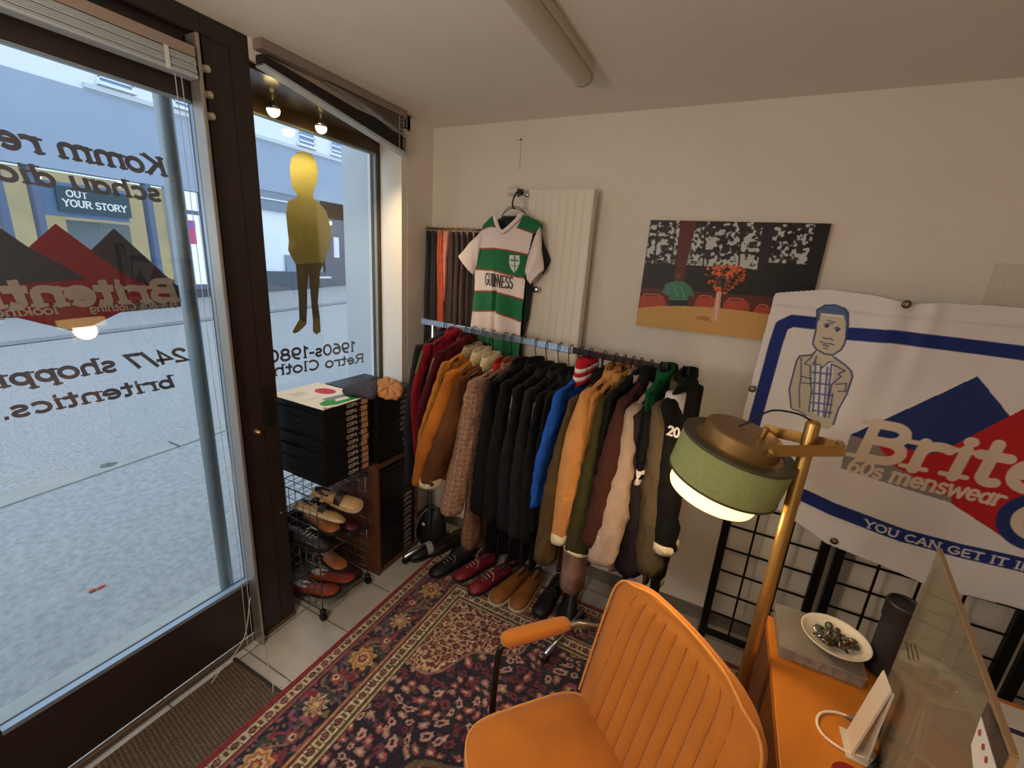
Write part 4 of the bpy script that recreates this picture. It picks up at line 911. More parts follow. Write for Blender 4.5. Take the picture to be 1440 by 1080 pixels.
# field: flowers on a jittered grid
setc(fm, (36, 26, 40))
wpx = vnoise(cv.ny, cv.nx, 22, 20, 51, 2)-.5; wpy = vnoise(cv.ny, cv.nx, 22, 20, 52, 2)-.5
gx_, gy_ = Xr/.047+1.9*wpx, Yr/.047+1.9*wpy; ix = np.floor(gx_).astype(int); iy = np.floor(gy_).astype(int)
hsh = (np.sin(ix*127.1+iy*311.7)*43758.5453) % 1; hs2 = (np.sin(ix*269.5+iy*183.3)*43758.5453) % 1
fx = gx_-ix-.5-(hsh-.5)*.3; fy = gy_-iy-.5-(hs2-.5)*.3; fq = np.hypot(fx, fy); fa_ = np.arctan2(fy, fx)
fp = .34+.05*np.cos(6*fa_+hsh*6)+.10*(n2-.5)
corner = np.hypot(Xr-(RX0+.30), Yr-(RY1-.30))
cxm, cym = -.05, .55; ma = np.arctan2(Yr-cym, (Xr-cxm)*1.0); mr = np.hypot((Xr-cxm), (Yr-cym)*.92)
med = .66+.035*np.cos(14*ma)+.05*np.cos(4*ma)
sp_r = .40+.05*np.cos(12*np.arctan2(Yr-RY1, Xr-RX0))
spn = fm & (corner < sp_r); red = fm & (mr < med) & ~spn; mid = fm & ~spn & ~red
flw = [(196, 150, 138), (156, 76, 84), (120, 50, 62), (170, 120, 116)]
for k in range(4):
    sel = (hs2*4).astype(int) == k; setc(mid & sel & (fq < fp), flw[k]); setc(mid & sel & (fq < fp*.45), (60, 28, 36) if k % 2 == 0 else (196, 168, 130))
setc(mid & (n2 > .7) & (fq > fp), (92, 58, 62)); setc(mid & (n1 < .3) & (fq > fp), (40, 46, 44))
setc(spn, (112, 46, 48)); gs = .07; sx_, sy_ = Xr/gs+1.2*wpx, Yr/gs+1.2*wpy; jx = np.floor(sx_); jy = np.floor(sy_); sq = np.hypot(sx_-jx-.5, sy_-jy-.5); sa = np.arctan2(sy_-jy-.5, sx_-jx-.5); spet = .40+.08*np.cos(8*sa)
setc(spn & (np.abs(n2-.5) < .085), (206, 178, 142)); setc(spn & (n2 < .3), (74, 40, 44)); setc(spn & (sq < spet), (196, 158, 120)); setc(spn & (sq < spet*.66), (66, 34, 34)); setc(spn & (sq < spet*.36), (150, 74, 62))
e = fm & (np.abs(corner-sp_r) < .006); setc(e, (150, 110, 96))
setc(red, (150, 28, 36))
for k in range(4):
    sel = (hsh*4).astype(int) == k; setc(red & sel & (fq < fp*.85), [(60, 30, 34), (196, 156, 120), (90, 44, 36), (34, 28, 44)][k]); setc(red & sel & (fq < fp*.4), [(190, 150, 110), (110, 40, 40), (170, 120, 80), (170, 90, 84)][k])
setc(red & (n2 > .68) & (fq > fp), (112, 52, 40))
e = fm & ~spn & (np.abs(mr-med) < .013); setc(e, (104, 84, 60)); e = fm & ~spn & (np.abs(mr-med-.02) < .008); setc(e, (34, 26, 40)); e = fm & ~spn & (np.abs(mr-med+.02) < .006); setc(e, (84, 30, 34))
cv.C *= (.86+.28*vnoise(cv.ny, cv.nx, 240, 200, 31))[..., None]
zr = .013+.002*vnoise(cv.ny, cv.nx, 200, 180, 32)
rot = R_(-.4); cR, sR = cos(rot), sin(rot)
pos = np.stack([RX0+(Xr-RX0)*cR-(Yr-RY1)*sR+.02*0, RY1+(Xr-RX0)*sR+(Yr-RY1)*cR, zr], -1)
painted('pile', cv, pos, vcol('rug_wool', .95, .25, .5, 700), rgth, (-.3, .7, 0))
box('backing', mat('rug_back', (70, 30, 34), .9), rgth, RX0+.004, RX1, RY0, RY1-.004, .001, .011, 0, (-.3, .7, 0))
fg = MB(); rr = random.Random(5)
for k in range(420):
    y = RY0+.02+k*.0056
    if y > RY1: break
    a = rr.uniform(-.5, .5); L = rr.uniform(.02, .045); x0 = RX0+(y-RY1)*-sR
    fg.add([(x0+.004, y-.002, .009), (x0+.004, y+.002, .009), (x0-L, y+L*a+.002, .003), (x0-L, y+L*a-.001, .003)], [(0, 1, 2, 3)])
tag(fg.build('fringe', mat('fringe_wool', (206, 196, 178), .95), rgth, (-.3, .7, 0)), kind='stuff')
# ================================================================== CHAIR
ch = thing('armchair', 'mustard orange velvet armchair with fluted back in the foreground', 'chair', (-.17, .724, .0185), R_(-42))
m_vel = mat('velvet_mustard', (184, 106, 16), .8, noise=.10, scale=6, bump=.12, bscale=90, sheen=.2)
m_pipe = mat('velvet_piping', (214, 142, 56), .7, sheen=.2)
sea = []
for z, a in ((.365, .205), (.372, .222), (.40, .232), (.43, .232), (.448, .226), (.456, .212), (.459, .18)): sea.append([(x, y, z) for x, y in sell(0, .022, a, a*.87, 40, 5)])
sea.append([(x, y, .461) for x, y in sell(0, .02, .1, .1, 40, 4)])
MB().loft(sea).build('seat', m_vel, ch, smooth=True)
MB().tube([(x, y, .447) for x, y in sell(0, .022, .2285, .1985, 60, 5)]+[(sell(0, .022, .2285, .1985, 60, 5)[0][0], sell(0, .022, .2285, .1985, 60, 5)[0][1], .447)], .0035, 6).build('piping', m_pipe, ch.children[0], smooth=True)
# fluted back: grid over width u and height v
NU, NV = 241, 48
def back_pt(u, v, side):
    w = (.232+.012*v)*(1 if v < .72 else math.sqrt(max(0, 1-((v-.72)/.28)**3.4))*.30+.70*1)
    x = u*w+.018; z = .43+.435*v-(.05*max(0, abs(u)-.6)**1.6*1.6 if v > .5 else 0)*((v-.5)*2)
    y0 = .222+.095*v+.018*(u*u)*-1.2
    th = .030*(1-.25*v)*max(.15, (1-abs(u)**8))*(1 if v < .93 else max(.2, 1-((v-.93)/.07)**2*.8))
    if side > 0: return (x, y0+th, z)
    rib = 0
    t = (u*1.0)
    fan = t*(1.0+.10*(v-.5)); nr = 9; q = (fan+.72)/(1.44/nr)
    if 0 <= q <= nr and v < .95: rib = (.0085*abs(sin(pi*q))**.6-.003)*min(1, (.95-v)/.05)
    return (x, y0-th-rib, z)
vs = []; fs = []
for side in (-1, 1):
    for j in range(NV):
        for i in range(NU): vs.append(back_pt(-1+2*i/(NU-1), j/(NV-1), side))
N_ = NU*NV
for j in range(NV-1):
    for i in range(NU-1):
        a = j*NU+i; fs.append((a, a+1, a+NU+1, a+NU)); fs.append((N_+a, N_+a+NU, N_+a+NU+1, N_+a+1))
for j in range(NV-1):
    for i in (0, NU-1): a = j*NU+i; fs.append((a, a+NU, N_+a+NU, N_+a))
for i in range(NU-1):
    for j in (0, NV-1): a = j*NU+i; fs.append((a, a+1, N_+a+1, N_+a))
bk = MB().add(vs, fs).build('backrest', m_vel, ch, smooth=True)
ed = [np.array(back_pt(-1, j/39, 1))*.5+np.array(back_pt(-1, j/39, -1))*.5 for j in range(2, 40)]+[np.array(back_pt(-1+2*i/40, 1, 1))*.5+np.array(back_pt(-1+2*i/40, 1, -1))*.5 for i in range(1, 40)]+[np.array(back_pt(1, j/39, 1))*.5+np.array(back_pt(1, j/39, -1))*.5 for j in range(39, 1, -1)]
MB().tube([p+np.array([0, -.012, .001]) for p in ed], .0036, 6).build('piping', m_pipe, bk, smooth=True)
sm = MB()
for k in range(10):
    f = -.72+1.44/9*k
    pts = []
    for j in range(0, 45):
        v = j/47; u = f/(1.0+.10*(v-.5)); p = back_pt(u, v, -1); pts.append((p[0], p[1]-.0018, p[2]))
    sm.tube(pts, .0012, 5)
sm.build('seam', mat('velvet_seam', (158, 86, 18), .9), bk, smooth=True)
for sgn, nm in ((-1, 0), (1, 1)):
    x = sgn*.278
    MB().loft([[(x+a, y, .645+b) for a, b in sell(0, 0, w, h, 16, 3)] for y, w, h in ((-.042, .012, .010), (-.032, .020, .015), (-.01, .0235, .018), (.13, .0235, .018), (.16, .020, .015), (.17, .012, .010))]).build('armrest', m_vel, ch, smooth=True)
    MB().tube(smoothpath([(x, .01, .632), (x, -.035, .625), (x, -.05, .585), (x, -.056, .40), (x, -.062, .03), (x, -.03, .012), (x, .20, .012), (x, .22, .03), (x, .215, .36)], 6), .0095, 10).build('leg_frame', m_black, ch, smooth=True)
    MB().tube([(x, .15, .640), (x*.98, .20, .640), (x*.84, .295, .630)], .0085, 10).build('arm_bar', mat('arm_steel', (168, 160, 150), .3, .9), ch, smooth=True)
MB().bar((-.278, -.055, .352), (.278, -.055, .352), .022, .03).bar((-.278, .17, .352), (.278, .17, .352), .022, .03).build('cross_bar', m_black, ch)
# ================================================================== WIRE CUBES, CABINET, BOXES
CX0, CX1, CY0, CY1 = -1.72, -1.45, 1.122, 1.405
wc = thing('wire_cube_shelf', 'black wire cube shelf on castors by the door jamb, full of shoes', 'shelf', ((CX0+CX1)/2, (CY0+CY1)/2, 0)); wo = ((CX0+CX1)/2, (CY0+CY1)/2, 0)
m_wire = mat('wire_black', (96, 96, 100), .28, .8)
def wpanel(name, o, a, b, n=6):
    o, a, b = (np.array(v, float) for v in (o, a, b)); mbw = MB()
    for k in range(n+1):
        r_ = .0028 if k in (0, n) else .0016
        mbw.tube([o+a*k/n, o+a*k/n+b], r_, 6).tube([o+b*k/n, o+b*k/n+a], r_, 6)
    return mbw.build(name, m_wire, wc, wo, smooth=True)
ZL = (.05, .345, .64)
for z in ZL: wpanel('wire_shelf', (CX0, CY0, z), (CX1-CX0, 0, 0), (0, CY1-CY0, 0))
for z in ZL[:2]:
    wpanel('wire_side', (CX0, CY0, z), (CX1-CX0, 0, 0), (0, 0, .295)); wpanel('wire_side', (CX0, CY1, z), (CX1-CX0, 0, 0), (0, 0, .295)); wpanel('wire_back', (CX0, CY0, z), (0, CY1-CY0, 0), (0, 0, .295))
for x in (CX0, CX1):
    for y in (CY0, CY1):
        for z in ZL: MB().ball((x, y, z), .015, 8, (1, 1, .8)).build('connector', m_black, wc, wo, smooth=True)
        MB().lathe([(.003, -.009), (.019, -.009), (.019, .009), (.003, .009)], 16, (x, y, .02), (0, 1, 0)).tube([(x, y, .02), (x, y, .048)], .006, 8).build('castor', m_black, wc, wo, smooth=False)
# brown cabinet beside it
KX0, KX1, KY0, KY1 = -1.86, -1.44, 1.475, 1.80
kc = thing('open_cabinet', 'brown wooden open cabinet packed with flat black boxes beside the wire cubes', 'cabinet', (-1.65, 1.63, 0)); ko = (-1.65, 1.63, 0)
m_wal = mat('walnut_board', (112, 68, 44), .5, c2=(92, 54, 34), scale=9)
box('side_panel', m_wal, kc, KX0, KX1, KY0, KY0+.018, 0, .63, .001, ko); box('side_panel', m_wal, kc, KX0, KX1, KY1-.012, KY1, 0, .63, .001, ko)
box('top_panel', m_wal, kc, KX0, KX1+.003, KY0, KY1, .63, .646, .001, ko); box('bottom_panel', m_wal, kc, KX0, KX1, KY0+.018, KY1-.012, .012, .028, 0, ko); box('back_panel', m_wal, kc, KX0, KX0+.01, KY0+.018, KY1-.012, .028, .63, 0, ko)
# flat boxes
m_bx = mat('box_black', (20, 20, 23), .42, noise=.1, scale=5); m_bxl = mat('box_lid', (23, 23, 26), .38); m_txt = mat('box_print', (196, 180, 164), .6); m_tag = mat('price_tag', (196, 150, 112), .6)
BH = .0305
def proto_box(dx, dy, tagon, ystart, rnd=False):
    t = MB().box(-dx, 0, 0, dy, 0, BH*.55).build('tray', m_bx)
    l = MB().box(-dx-.001, .0012, -.0012, dy+.0012, BH*.32, BH-.0012).build('lid', m_bxl, bevel=.0012)
    g = MB()
    if rnd: g.lathe([(.001, 0), (.0075, 0)], 14, (.0018, ystart, BH*.5), (1, 0, 0))
    else: letters(g, 'COPA', .0165, 0, 0, lambda a, b: (.0018, ystart+a, BH*.30+b), .26, 0, 1, .03, .064)
    g = g.build('lettering', m_txt)
    out = [t, l, g]
    if tagon:
        p = MB().box(.0012, .002, ystart+.088, ystart+.128, BH*.12, BH*.95).build('price_tag', m_tag); out.append(p)
        out.append(MB().lathe([(.001, 0), (.003, 0)], 8, (.0022, ystart+.078, BH*.5), (1, 0, 0)).build('size_dot', m_txt))
    return out
ORD = ['topmost', 'second', 'third', 'fourth', 'fifth', 'sixth', 'seventh', 'eighth', 'ninth', 'tenth', 'eleventh', 'lowest']
first = {}
def place_box(parts, key, label, loc, rz, group):
    r = thing('flat_box', label, 'box', loc, rz, group)
    for p in parts:
        q = p if key not in first else p.copy()
        if q is not p: COL.objects.link(q)
        q.parent = r
    first[key] = 1
pA = proto_box(.36, .275, True, .125); rr = random.Random(8)
SA = (-1.487, 1.212, .6462)
for k in range(12):
    dx, dy = rr.uniform(-.003, .003), rr.uniform(-.004, .004)
    place_box(pA, 'A', 'flat black box with tan tag, %s of twelve on the wire cubes' % (ORD[k] if k < 11 else 'lowest'), (SA[0]+dx, SA[1]+dy, SA[2]+(11-k)*BH), rr.uniform(-.008, .008), 'black boxes with price tags stacked on the wire cubes')
pB = proto_box(.36, .27, False, .165); pB2 = proto_box(.36, .27, False, .195, True)
SB = (-1.462, 1.508, .6465)
for k in range(12):
    b2_ = k >= 8
    place_box(pB2 if b2_ else pB, 'B2' if b2_ else 'B', 'flat black box with pale %s, %s of twelve atop the brown cabinet' % ('dot' if b2_ else 'lettering', ORD[k] if k < 11 else 'lowest'), (SB[0]+rr.uniform(-.003, .003), SB[1]+rr.uniform(-.003, .003), SB[2]+(11-k)*BH), rr.uniform(-.006, .006), 'black boxes stacked on the brown cabinet')
pC = proto_box(.36, .284, False, .19)
for k in range(12):
    place_box(pC, 'C', 'flat black box with pale lettering inside the brown cabinet, %s of twelve' % (ORD[k] if k < 11 else 'lowest'), (-1.452+rr.uniform(-.003, .003), 1.4985, .0295+(11-k)*BH*1.0), 0, 'black boxes inside the brown cabinet')
pD = proto_box(.36, .284, False, .19)[:2]
bpy.data.objects.remove(bpy.data.objects['lettering.%03d' % max(int(o.name[-3:]) for o in bpy.data.objects if o.name.startswith('lettering.'))])
for k in range(7):
    place_box(pD, 'D', 'plain black box without lettering high inside the brown cabinet, %s of seven' % (ORD[k] if k < 6 else 'lowest'), (-1.452+rr.uniform(-.003, .003), 1.4985, .0295+(18-k)*BH), 0, 'black boxes inside the brown cabinet')
# flyer, beret, scarf on the stacks
ft = SA[2]+12*BH
cvf = Canvas(-1.85, -1.487, 1.214, 1.485, .003, (222, 212, 198))
cvf.disc(-1.70, 1.405, .058, (178, 30, 38), .040); cvf.poly([(-1.53, 1.25), (-1.50, 1.30), (-1.50, 1.46), (-1.53, 1.48), (-1.56, 1.44), (-1.60, 1.34), (-1.57, 1.26)], (34, 128, 50)); cvf.poly([(-1.54, 1.33), (-1.53, 1.40), (-1.56, 1.41), (-1.58, 1.35)], (222, 212, 198)); cvf.poly([(-1.57, 1.32), (-1.56, 1.44), (-1.60, 1.43), (-1.62, 1.31)], (112, 128, 126)); cvf.poly([(-1.60, 1.40), (-1.57, 1.46), (-1.62, 1.47)], (120, 134, 130))
for k in range(3): cvf.stroke([(-1.78+.02*k, 1.27), (-1.77+.02*k, 1.33)], .004, (70, 64, 60))
cvf.stroke([(-1.66, 1.25), (-1.66, 1.36)], .003, (150, 140, 130)); cvf.stroke([(-1.64, 1.25), (-1.64, 1.33)], .003, (150, 140, 130)); cvf.disc(-1.505, 1.236, .009, (150, 110, 80)); cvf.stroke([(-1.49, 1.225), (-1.49, 1.27)], .012, (150, 96, 70))
pos = np.stack([cvf.X, cvf.Y, np.full(cvf.X.shape, ft+.0035)], -1)
o = painted('flyer', cvf, pos, vcol('flyer_paper', .55)); o.modifiers.new('solid', 'SOLIDIFY').thickness = .001
tag(o, 'white printed flyer with red circle and green shape on the taller box stack', 'flyer')
bt = SB[2]+12*BH
hp = smoothpath([at(*q, 2, bt+.03) for q in ((478, 548), (500, 537), (527, 530), (531, 540), (527, 556), (505, 553))], 5)
hc = np.mean([np.array(p) for p in hp], 0)
rings = []
for s, z in ((.86, .001), (1.0, .010), (1.02, .022), (.92, .034), (.66, .042), (.3, .044)):
    rings.append([np.array([hc[0]+(p[0]-hc[0])*s, hc[1]+(p[1]-hc[1])*s, bt+z+.004*sin(i*1.3)*(z > .02)]) for i, p in enumerate(hp)])
tag(MB().loft(rings).build('beret', mat('wool_navy', (52, 48, 62), .95, noise=.15, scale=60, bump=.3), smooth=True, sub=1), 'folded dark navy wool beret on the box stacks below the window', 'hat')
rings = []
hp = [at(x, y, 2, bt+.03) for x, y in ((528, 532), (545, 527), (560, 533), (566, 543), (562, 553), (548, 555), (535, 552), (529, 545))]; hp = smoothpath(hp+[hp[0]], 6)[:-1]; hc = np.mean(hp, 0)
for s, z in ((.95, .001), (1.06, .006), (1.04, .015), (.9, .026), (.6, .030), (.25, .024)):
    rings.append([np.array([hc[0]+(p[0]-hc[0])*s*(1+.05*sin(i*1.9+z*200)), hc[1]+(p[1]-hc[1])*s*(1+.05*cos(i*2.3+z*150)), bt+z+.005*sin(i*1.1+z*90)*(z > .005)]) for i, p in enumerate(hp)])
tag(MB().loft(rings).build('wool_scarf', mat('wool_tan', (176, 118, 66), .95, noise=.25, scale=50, bump=.5), smooth=True, sub=1), 'crumpled tan scarf on the rear box stack beside the beret', 'scarf')
# ================================================================== SHOES
m_soleD = mat('sole_dark', (28, 24, 22), .7); m_soleC = mat('sole_cream', (204, 190, 160), .7); m_lin = mat('shoe_lining', (40, 30, 26), .9)
def shoe(label, loc, rz, color, group=None, L=.28, sole='d', laces=None, boot=0, low=False, pitch=0, roll=0, cat='shoe', lining=None, band=None):
    r = thing('shoe', label, cat, loc, rz, group); r.rotation_euler = (roll, pitch, rz)
    up = mat('leather_%d_%d_%d' % color, color, .48, noise=.14, scale=18, bump=.1); k = L/.28
    st = [(-.135, .026, .058), (-.125, .031, .070), (-.09, .034, .072), (-.04, .035, .066), (0, .037, .062), (.04, .042, .056), (.08, .044, .046), (.11, .040, .038), (.13, .028, .028), (.139, .012, .018)]
    if low: st = [(x, w, h*.62 if x < .05 else h*.8) for x, w, h in st]
    rings = []
    for x, w, h in st:
        ring = [(x*k, w*k*cos(a)*(1 if sin(a) < .6 else .92), .012+max(0, (h-.012)*(abs(sin(a))**.8))*k) for a in np.linspace(0, pi, 13)]
        rings.append(ring+[(x*k, -w*k*.6, .012), (x*k, w*k*.6, .012)])
    MB().loft(rings).build('upper', up, r, smooth=True)
    if boot: MB().lathe([(.036, .045), (.036, .08), (.038, boot), (.034, boot), (.032, .07)], 20, (-.09, 0, 0)).map(lambda p: np.array([(p[0]+.09)*1.35-.085, p[1], p[2]])).build('shaft', up, r, smooth=True)
    prof = []
    for x, w, h in st: prof.append((x*k*1.03, w*k*1.08))
    pts = [(x, w, 0) for x, w in prof]+[(x, -w, 0) for x, w in prof[::-1]]
    sl_ = MB().prism(pts, (0, 0, .013)).box(-.138*k, -.06*k, -.032*k, .032*k, -.0, .0125)
    sl_.build('sole', m_soleC if sole == 'c' else m_soleD, r)
    if not boot:
        op = [( -.075*k+.052*k*cos(a), .024*k*sin(a), (.0715 if not low else .048)*k-.012*k*(cos(a)*.5+.5)) for a in np.linspace(0, 2*pi, 20)[:-1]]
        MB().add(op, [tuple(range(len(op)))]).build('lining', lining or m_lin, r, solid=.004)
    if laces:
        lm = MB()
        for i in range(4): x = (-.005+.02*i)*k; z = (.066-.006*i)*k+.003; lm.tube([(x, -.016, z-.004), (x+.003, 0, z+.002), (x, .016, z-.004)], .002, 5)
        lm.tube([(-.01*k, .01, .07), (.0, .03, .066), (.02, .042, .05)], .0018, 5)
        lm.build('laces', mat('lace_%d' % laces[0], laces, .8), r)
    if band:
        MB().loft([[(x*k, w*k*1.03*cos(a), .014+max(0, (h-.010)*(abs(sin(a))**.8))*k) for a in np.linspace(.1, pi-.1, 11)] for x, w, h in ((.0, .037, .064), (.035, .0415, .059))], (0, 0), False).build('strap', mat('strap_%d' % band[0], band, .5), r, solid=.003)
    return r
FZ = .016
def fp_(px, py, z=FZ): p = at(px, py, 2, z); return (p[0], p[1], z)
G1 = 'shoes under the clothes rail'
shoe('cherry red lace-up shoe under the rail, the left one of its pair', fp_(668, 802, .016), R_(-112), (126, 26, 40), G1, .27, 'd', (196, 188, 176))
shoe('cherry red lace-up shoe under the rail, the right one of its pair', fp_(689, 820, .016), R_(-112), (126, 26, 40), G1, .27, 'd', (196, 188, 176))
shoe('tan suede desert shoe under the rail, the left one of its pair', fp_(718, 828, .016), R_(-102), (142, 86, 34), G1, .30, 'c')
shoe('tan suede desert shoe under the rail, the right one of its pair', fp_(742, 834, .016), R_(-94), (142, 86, 34), G1, .30, 'c')
shoe('black lace-up shoe right of the tan suede pair under the rail', fp_(772, 843), R_(-92), (24, 23, 25), G1, .28, 'd', (60, 60, 62))
shoe('black lace-up shoe nearest the armchair under the rail', fp_(800, 850), R_(-80), (22, 22, 24), G1, .28, 'd', (60, 60, 62))
shoe('glossy black shoe left of the cherry red pair', fp_(636, 796), R_(-112), (24, 24, 28), G1, .28, 'd', (150, 150, 150))
shoe('black shoe with white laces behind the cherry red pair', fp_(660, 772), R_(-105), (24, 24, 28), G1, .28, 'd', (196, 192, 186))
shoe('burgundy boot behind the tan suede pair', fp_(736, 780), R_(-105), (62, 18, 24), G1, .28, 'd', None, .15)
shoe('dark red boot behind the cherry red pair', fp_(698, 772), R_(-100), (72, 22, 28), G1, .28, 'd', None, .14)
shoe('black trainer with a white stripe beside the brown cabinet', fp_(606, 776), R_(-118), (22, 22, 26), G1, .28, 'd', None, 0, False, 0, 0, 'shoe', None, (170, 168, 164))
shoe('black shoe at the left end of the rail by the cabinet', fp_(580, 752), R_(-118), (26, 25, 28), G1, .28, 'd', (120, 120, 124))
shoe('dark brown shoe in the shadow below the grey tweed coat', fp_(628, 768), R_(-112), (48, 32, 26), G1, .28, 'd')
G2 = 'shoes on the wire cubes'
zt, zb = ZL[1]+.004, ZL[0]+.004
shoe('cream and black saddle shoe on top of the upper wire cube pile', (-1.53, 1.30, zt+.17), R_(20), (196, 160, 112), G2, .25, 'c', None, 0, True, R_(12), R_(20), 'shoe', None, (40, 34, 32))
shoe('beige open shoe tilted in the upper wire cube', (-1.56, 1.22, zt+.125), R_(15), (186, 150, 106), G2, .25, 'c', None, 0, True, R_(8), R_(-25), 'shoe', None, (50, 40, 36))
shoe('tan leather shoe in the middle of the upper wire cube', (-1.57, 1.24, zt+.055), R_(-10), (150, 92, 50), G2, .25, 'd', None, 0, False, R_(-5), 0)
shoe('black shoe with a white lace at the front of the upper wire cube', (-1.57, 1.155, zt+.005), R_(10), (36, 34, 38), G2, .25, 'd', (216, 214, 206))
shoe('wine red shoe at the back of the upper wire cube', (-1.575, 1.335, zt+.005), R_(5), (86, 26, 38), G2, .25, 'd')
mcard = mat('lining_white', (214, 200, 186), .7)
shoe('red-brown loafer with a pale insole in the lower wire cube, nearer the door', (-1.57, 1.185, zb+.005), R_(12), (146, 56, 36), G2, .26, 'd', None, 0, True, R_(-12), 0, 'shoe', mcard)
shoe('red-brown loafer with a pale insole in the lower wire cube, nearer the cabinet', (-1.57, 1.285, zb+.005), R_(12), (146, 56, 36), G2, .26, 'd', None, 0, True, R_(-12), 0, 'shoe', mcard)
shoe('dark wine shoe lying at the back of the lower wire cube', (-1.58, 1.36, zb+.005), R_(0), (62, 24, 26), G2, .24, 'd')
shoe('ginger suede shoe on top of the lower wire cube pile', (-1.57, 1.27, zb+.135), R_(-8), (156, 92, 46), G2, .25, 'd', None, 0, True)
# ================================================================== JERSEY AND SCARVES
JY = 1.90
jr = thing('football_jersey', 'green and white hooped football jersey hung from the radiator valve', 'jersey', (-1.03, JY, 1.55)); jo = (-1.03, JY, 1.55)
J = lambda x, y: tuple(at(580+x/4.695, 250+y/4.695, 1, JY)[[0, 2]])
GRN = (22, 104, 62); WHT = (226, 210, 204); RST = (150, 60, 52)
cvj = Canvas(-1.25, -.82, 1.17, 1.92, .0028, WHT)
def hoop(pts, w=.0): 
    n = len(pts)//2; cvj.poly([J(*p) for p in pts], GRN)
    cvj.stroke([J(*p) for p in pts[:n]], .007, RST); cvj.stroke([J(*p) for p in pts[n:]], .007, RST)
hoop([(420, 470), (545, 468), (640, 480), (760, 508), (760, 662), (700, 655), (545, 612), (380, 600)])
hoop([(380, 748), (555, 748), (700, 795), (780, 815), (780, 968), (700, 945), (555, 878), (360, 880)])
hoop([(360, 1005), (550, 1010), (700, 1045), (780, 1070), (780, 1200), (700, 1190), (550, 1160), (340, 1150)])
cvj.poly([J(*p) for p in ((440, 350), (470, 310), (560, 230), (580, 330), (520, 330), (455, 348))], GRN); cvj.stroke([J(455, 345), J(520, 325), J(565, 318)], .006, RST)
cvj.poly([J(*p) for p in ((700, 330), (740, 240), (850, 290), (840, 350), (800, 368))], GRN); cvj.stroke([J(700, 330), J(800, 368)], .006, RST)
g0 = J(485, 706); g1 = J(668, 735)
cvj.text('GUINNESS', .058, lambda u, v: (g0[0]+u, g0[1]+v+(g1[1]-g0[1])*u/(g1[0]-g0[0])), (28, 24, 26), .11, 0, 1, .10, g1[0]-g0[0])
cr = [J(*p) for p in ((655, 512), (712, 515), (714, 560), (700, 600), (680, 628), (660, 600), (650, 560))]; cvj.poly(cr, (210, 214, 204)); cvj.stroke([J(660, 545), J(706, 548)], .006, GRN); cvj.stroke([J(684, 515), J(684, 620)], .004, GRN); cvj.stroke([J(665, 580), J(700, 585)], .005, (120, 140, 120)); cvj.disc(*J(684, 530), .006, (90, 120, 96))
out = [J(*p) for p in ((455, 345), (470, 310), (560, 235), (575, 300), (615, 355), (690, 290), (735, 240), (835, 290), (850, 345), (790, 370), (745, 600), (745, 680), (735, 820), (712, 1045), (700, 1190), (345, 1150), (355, 1010), (380, 870), (405, 740), (408, 610), (430, 480), (450, 360))]
mkc = Canvas(-1.25, -.82, 1.17, 1.92, .0028, (0, 0, 0)); mkc.poly(out, (1, 1, 1)); mk = mkc.C[..., 0] > .5
U, V = cvj.X, cvj.Y; xc = -1.03
bul = .045*np.clip(1-((U-xc)/.17)**2, 0, 1)+.010*np.sin((U-xc)*46+V*5)*np.clip((1.75-V)/.3, 0, 1)-.028*np.exp(-((U-(-1.045+(V-1.5)*.02))/.011)**2)*np.clip((1.68-V)/.15, 0, 1)
body = painted('front_panel', cvj, np.stack([U, JY+.02-bul, V], -1), vcol('jersey_knit', .8, .2), jr, jo, mk)
cvb = Canvas(-1.25, -.82, 1.17, 1.92, .0056, (60, 92, 74)); mb2 = Canvas(-1.25, -.82, 1.17, 1.92, .0056, (0, 0, 0))
out2 = [p for i, p in enumerate(out) if i not in (3, 4, 5)]; mb2.poly(out2, (1, 1, 1))
painted('back_panel', cvb, np.stack([cvb.X, JY+.035+.02*np.clip(1-((cvb.X-xc)/.17)**2, 0, 1), cvb.Y], -1), vcol('jersey_knit'), jr, jo, mb2.C[..., 0] > .5)
def sleeve(name, a0, b0, a1, b1, m, par, off, y0=JY, th=.03, n=6, cuff=None):
    rings = []
    for k in range(n+1):
        t = k/n; A = np.array(a0)*(1-t)+np.array(a1)*t; B = np.array(b0)*(1-t)+np.array(b1)*t; c = (A+B)/2; h = (B-A)/2; w = .006*sin(t*9)
        rings.append([(c[0]+h[0]*cos(q), y0+.015+th*(1-.3*t)*sin(q)+w, c[1]+h[1]*cos(q)) for q in np.linspace(0, 2*pi, 19)[:-1]])
    o = MB().loft(rings, (1, 0)).build(name, m, par, off, smooth=True)
    if cuff: MB().loft([[(p[0]+(p[0]-0)*0, p[1], p[2]) for p in rings[-1]], [(p[0]+(a1[0]-a0[0])*.05, p[1], p[2]+(a1[1]-a0[1])*.05) for p in rings[-1]]], (0, 0)).build('cuff', cuff, o, off, smooth=True); o.children[0].location = (0, 0, 0); o.children[0].matrix_parent_inverse.identity()
    return o
m_jw = mat('jersey_white', WHT, .8, noise=.04, scale=12); m_gd = mat('jersey_green', GRN, .8)
sleeve('sleeve', J(470, 320), J(420, 600), J(292, 512), J(392, 640), m_jw, jr, jo, JY, .03)
sleeve('sleeve', J(838, 320), J(738, 640), J(862, 605), J(768, 705), m_jw, jr, jo, JY-.005, .03)
col_ = [J(*p) for p in ((558, 240), (572, 300), (615, 362), (690, 298), (735, 246))]
MB().tube(smoothpath([(x, JY-.028-.01*(i == 2), z) for i, (x, z) in enumerate(col_)], 6), .010, 8, sy=.6).build('collar', m_jw, jr, jo, smooth=True)
p = at(716, 318, 1, JY+.015); MB().box(p[0]-.016, p[0]+.016, JY+.018, JY+.020, p[2]-.014, p[2]+.014).build('neck_label', mat('label_dark', (40, 40, 44), .7), jr, jo)
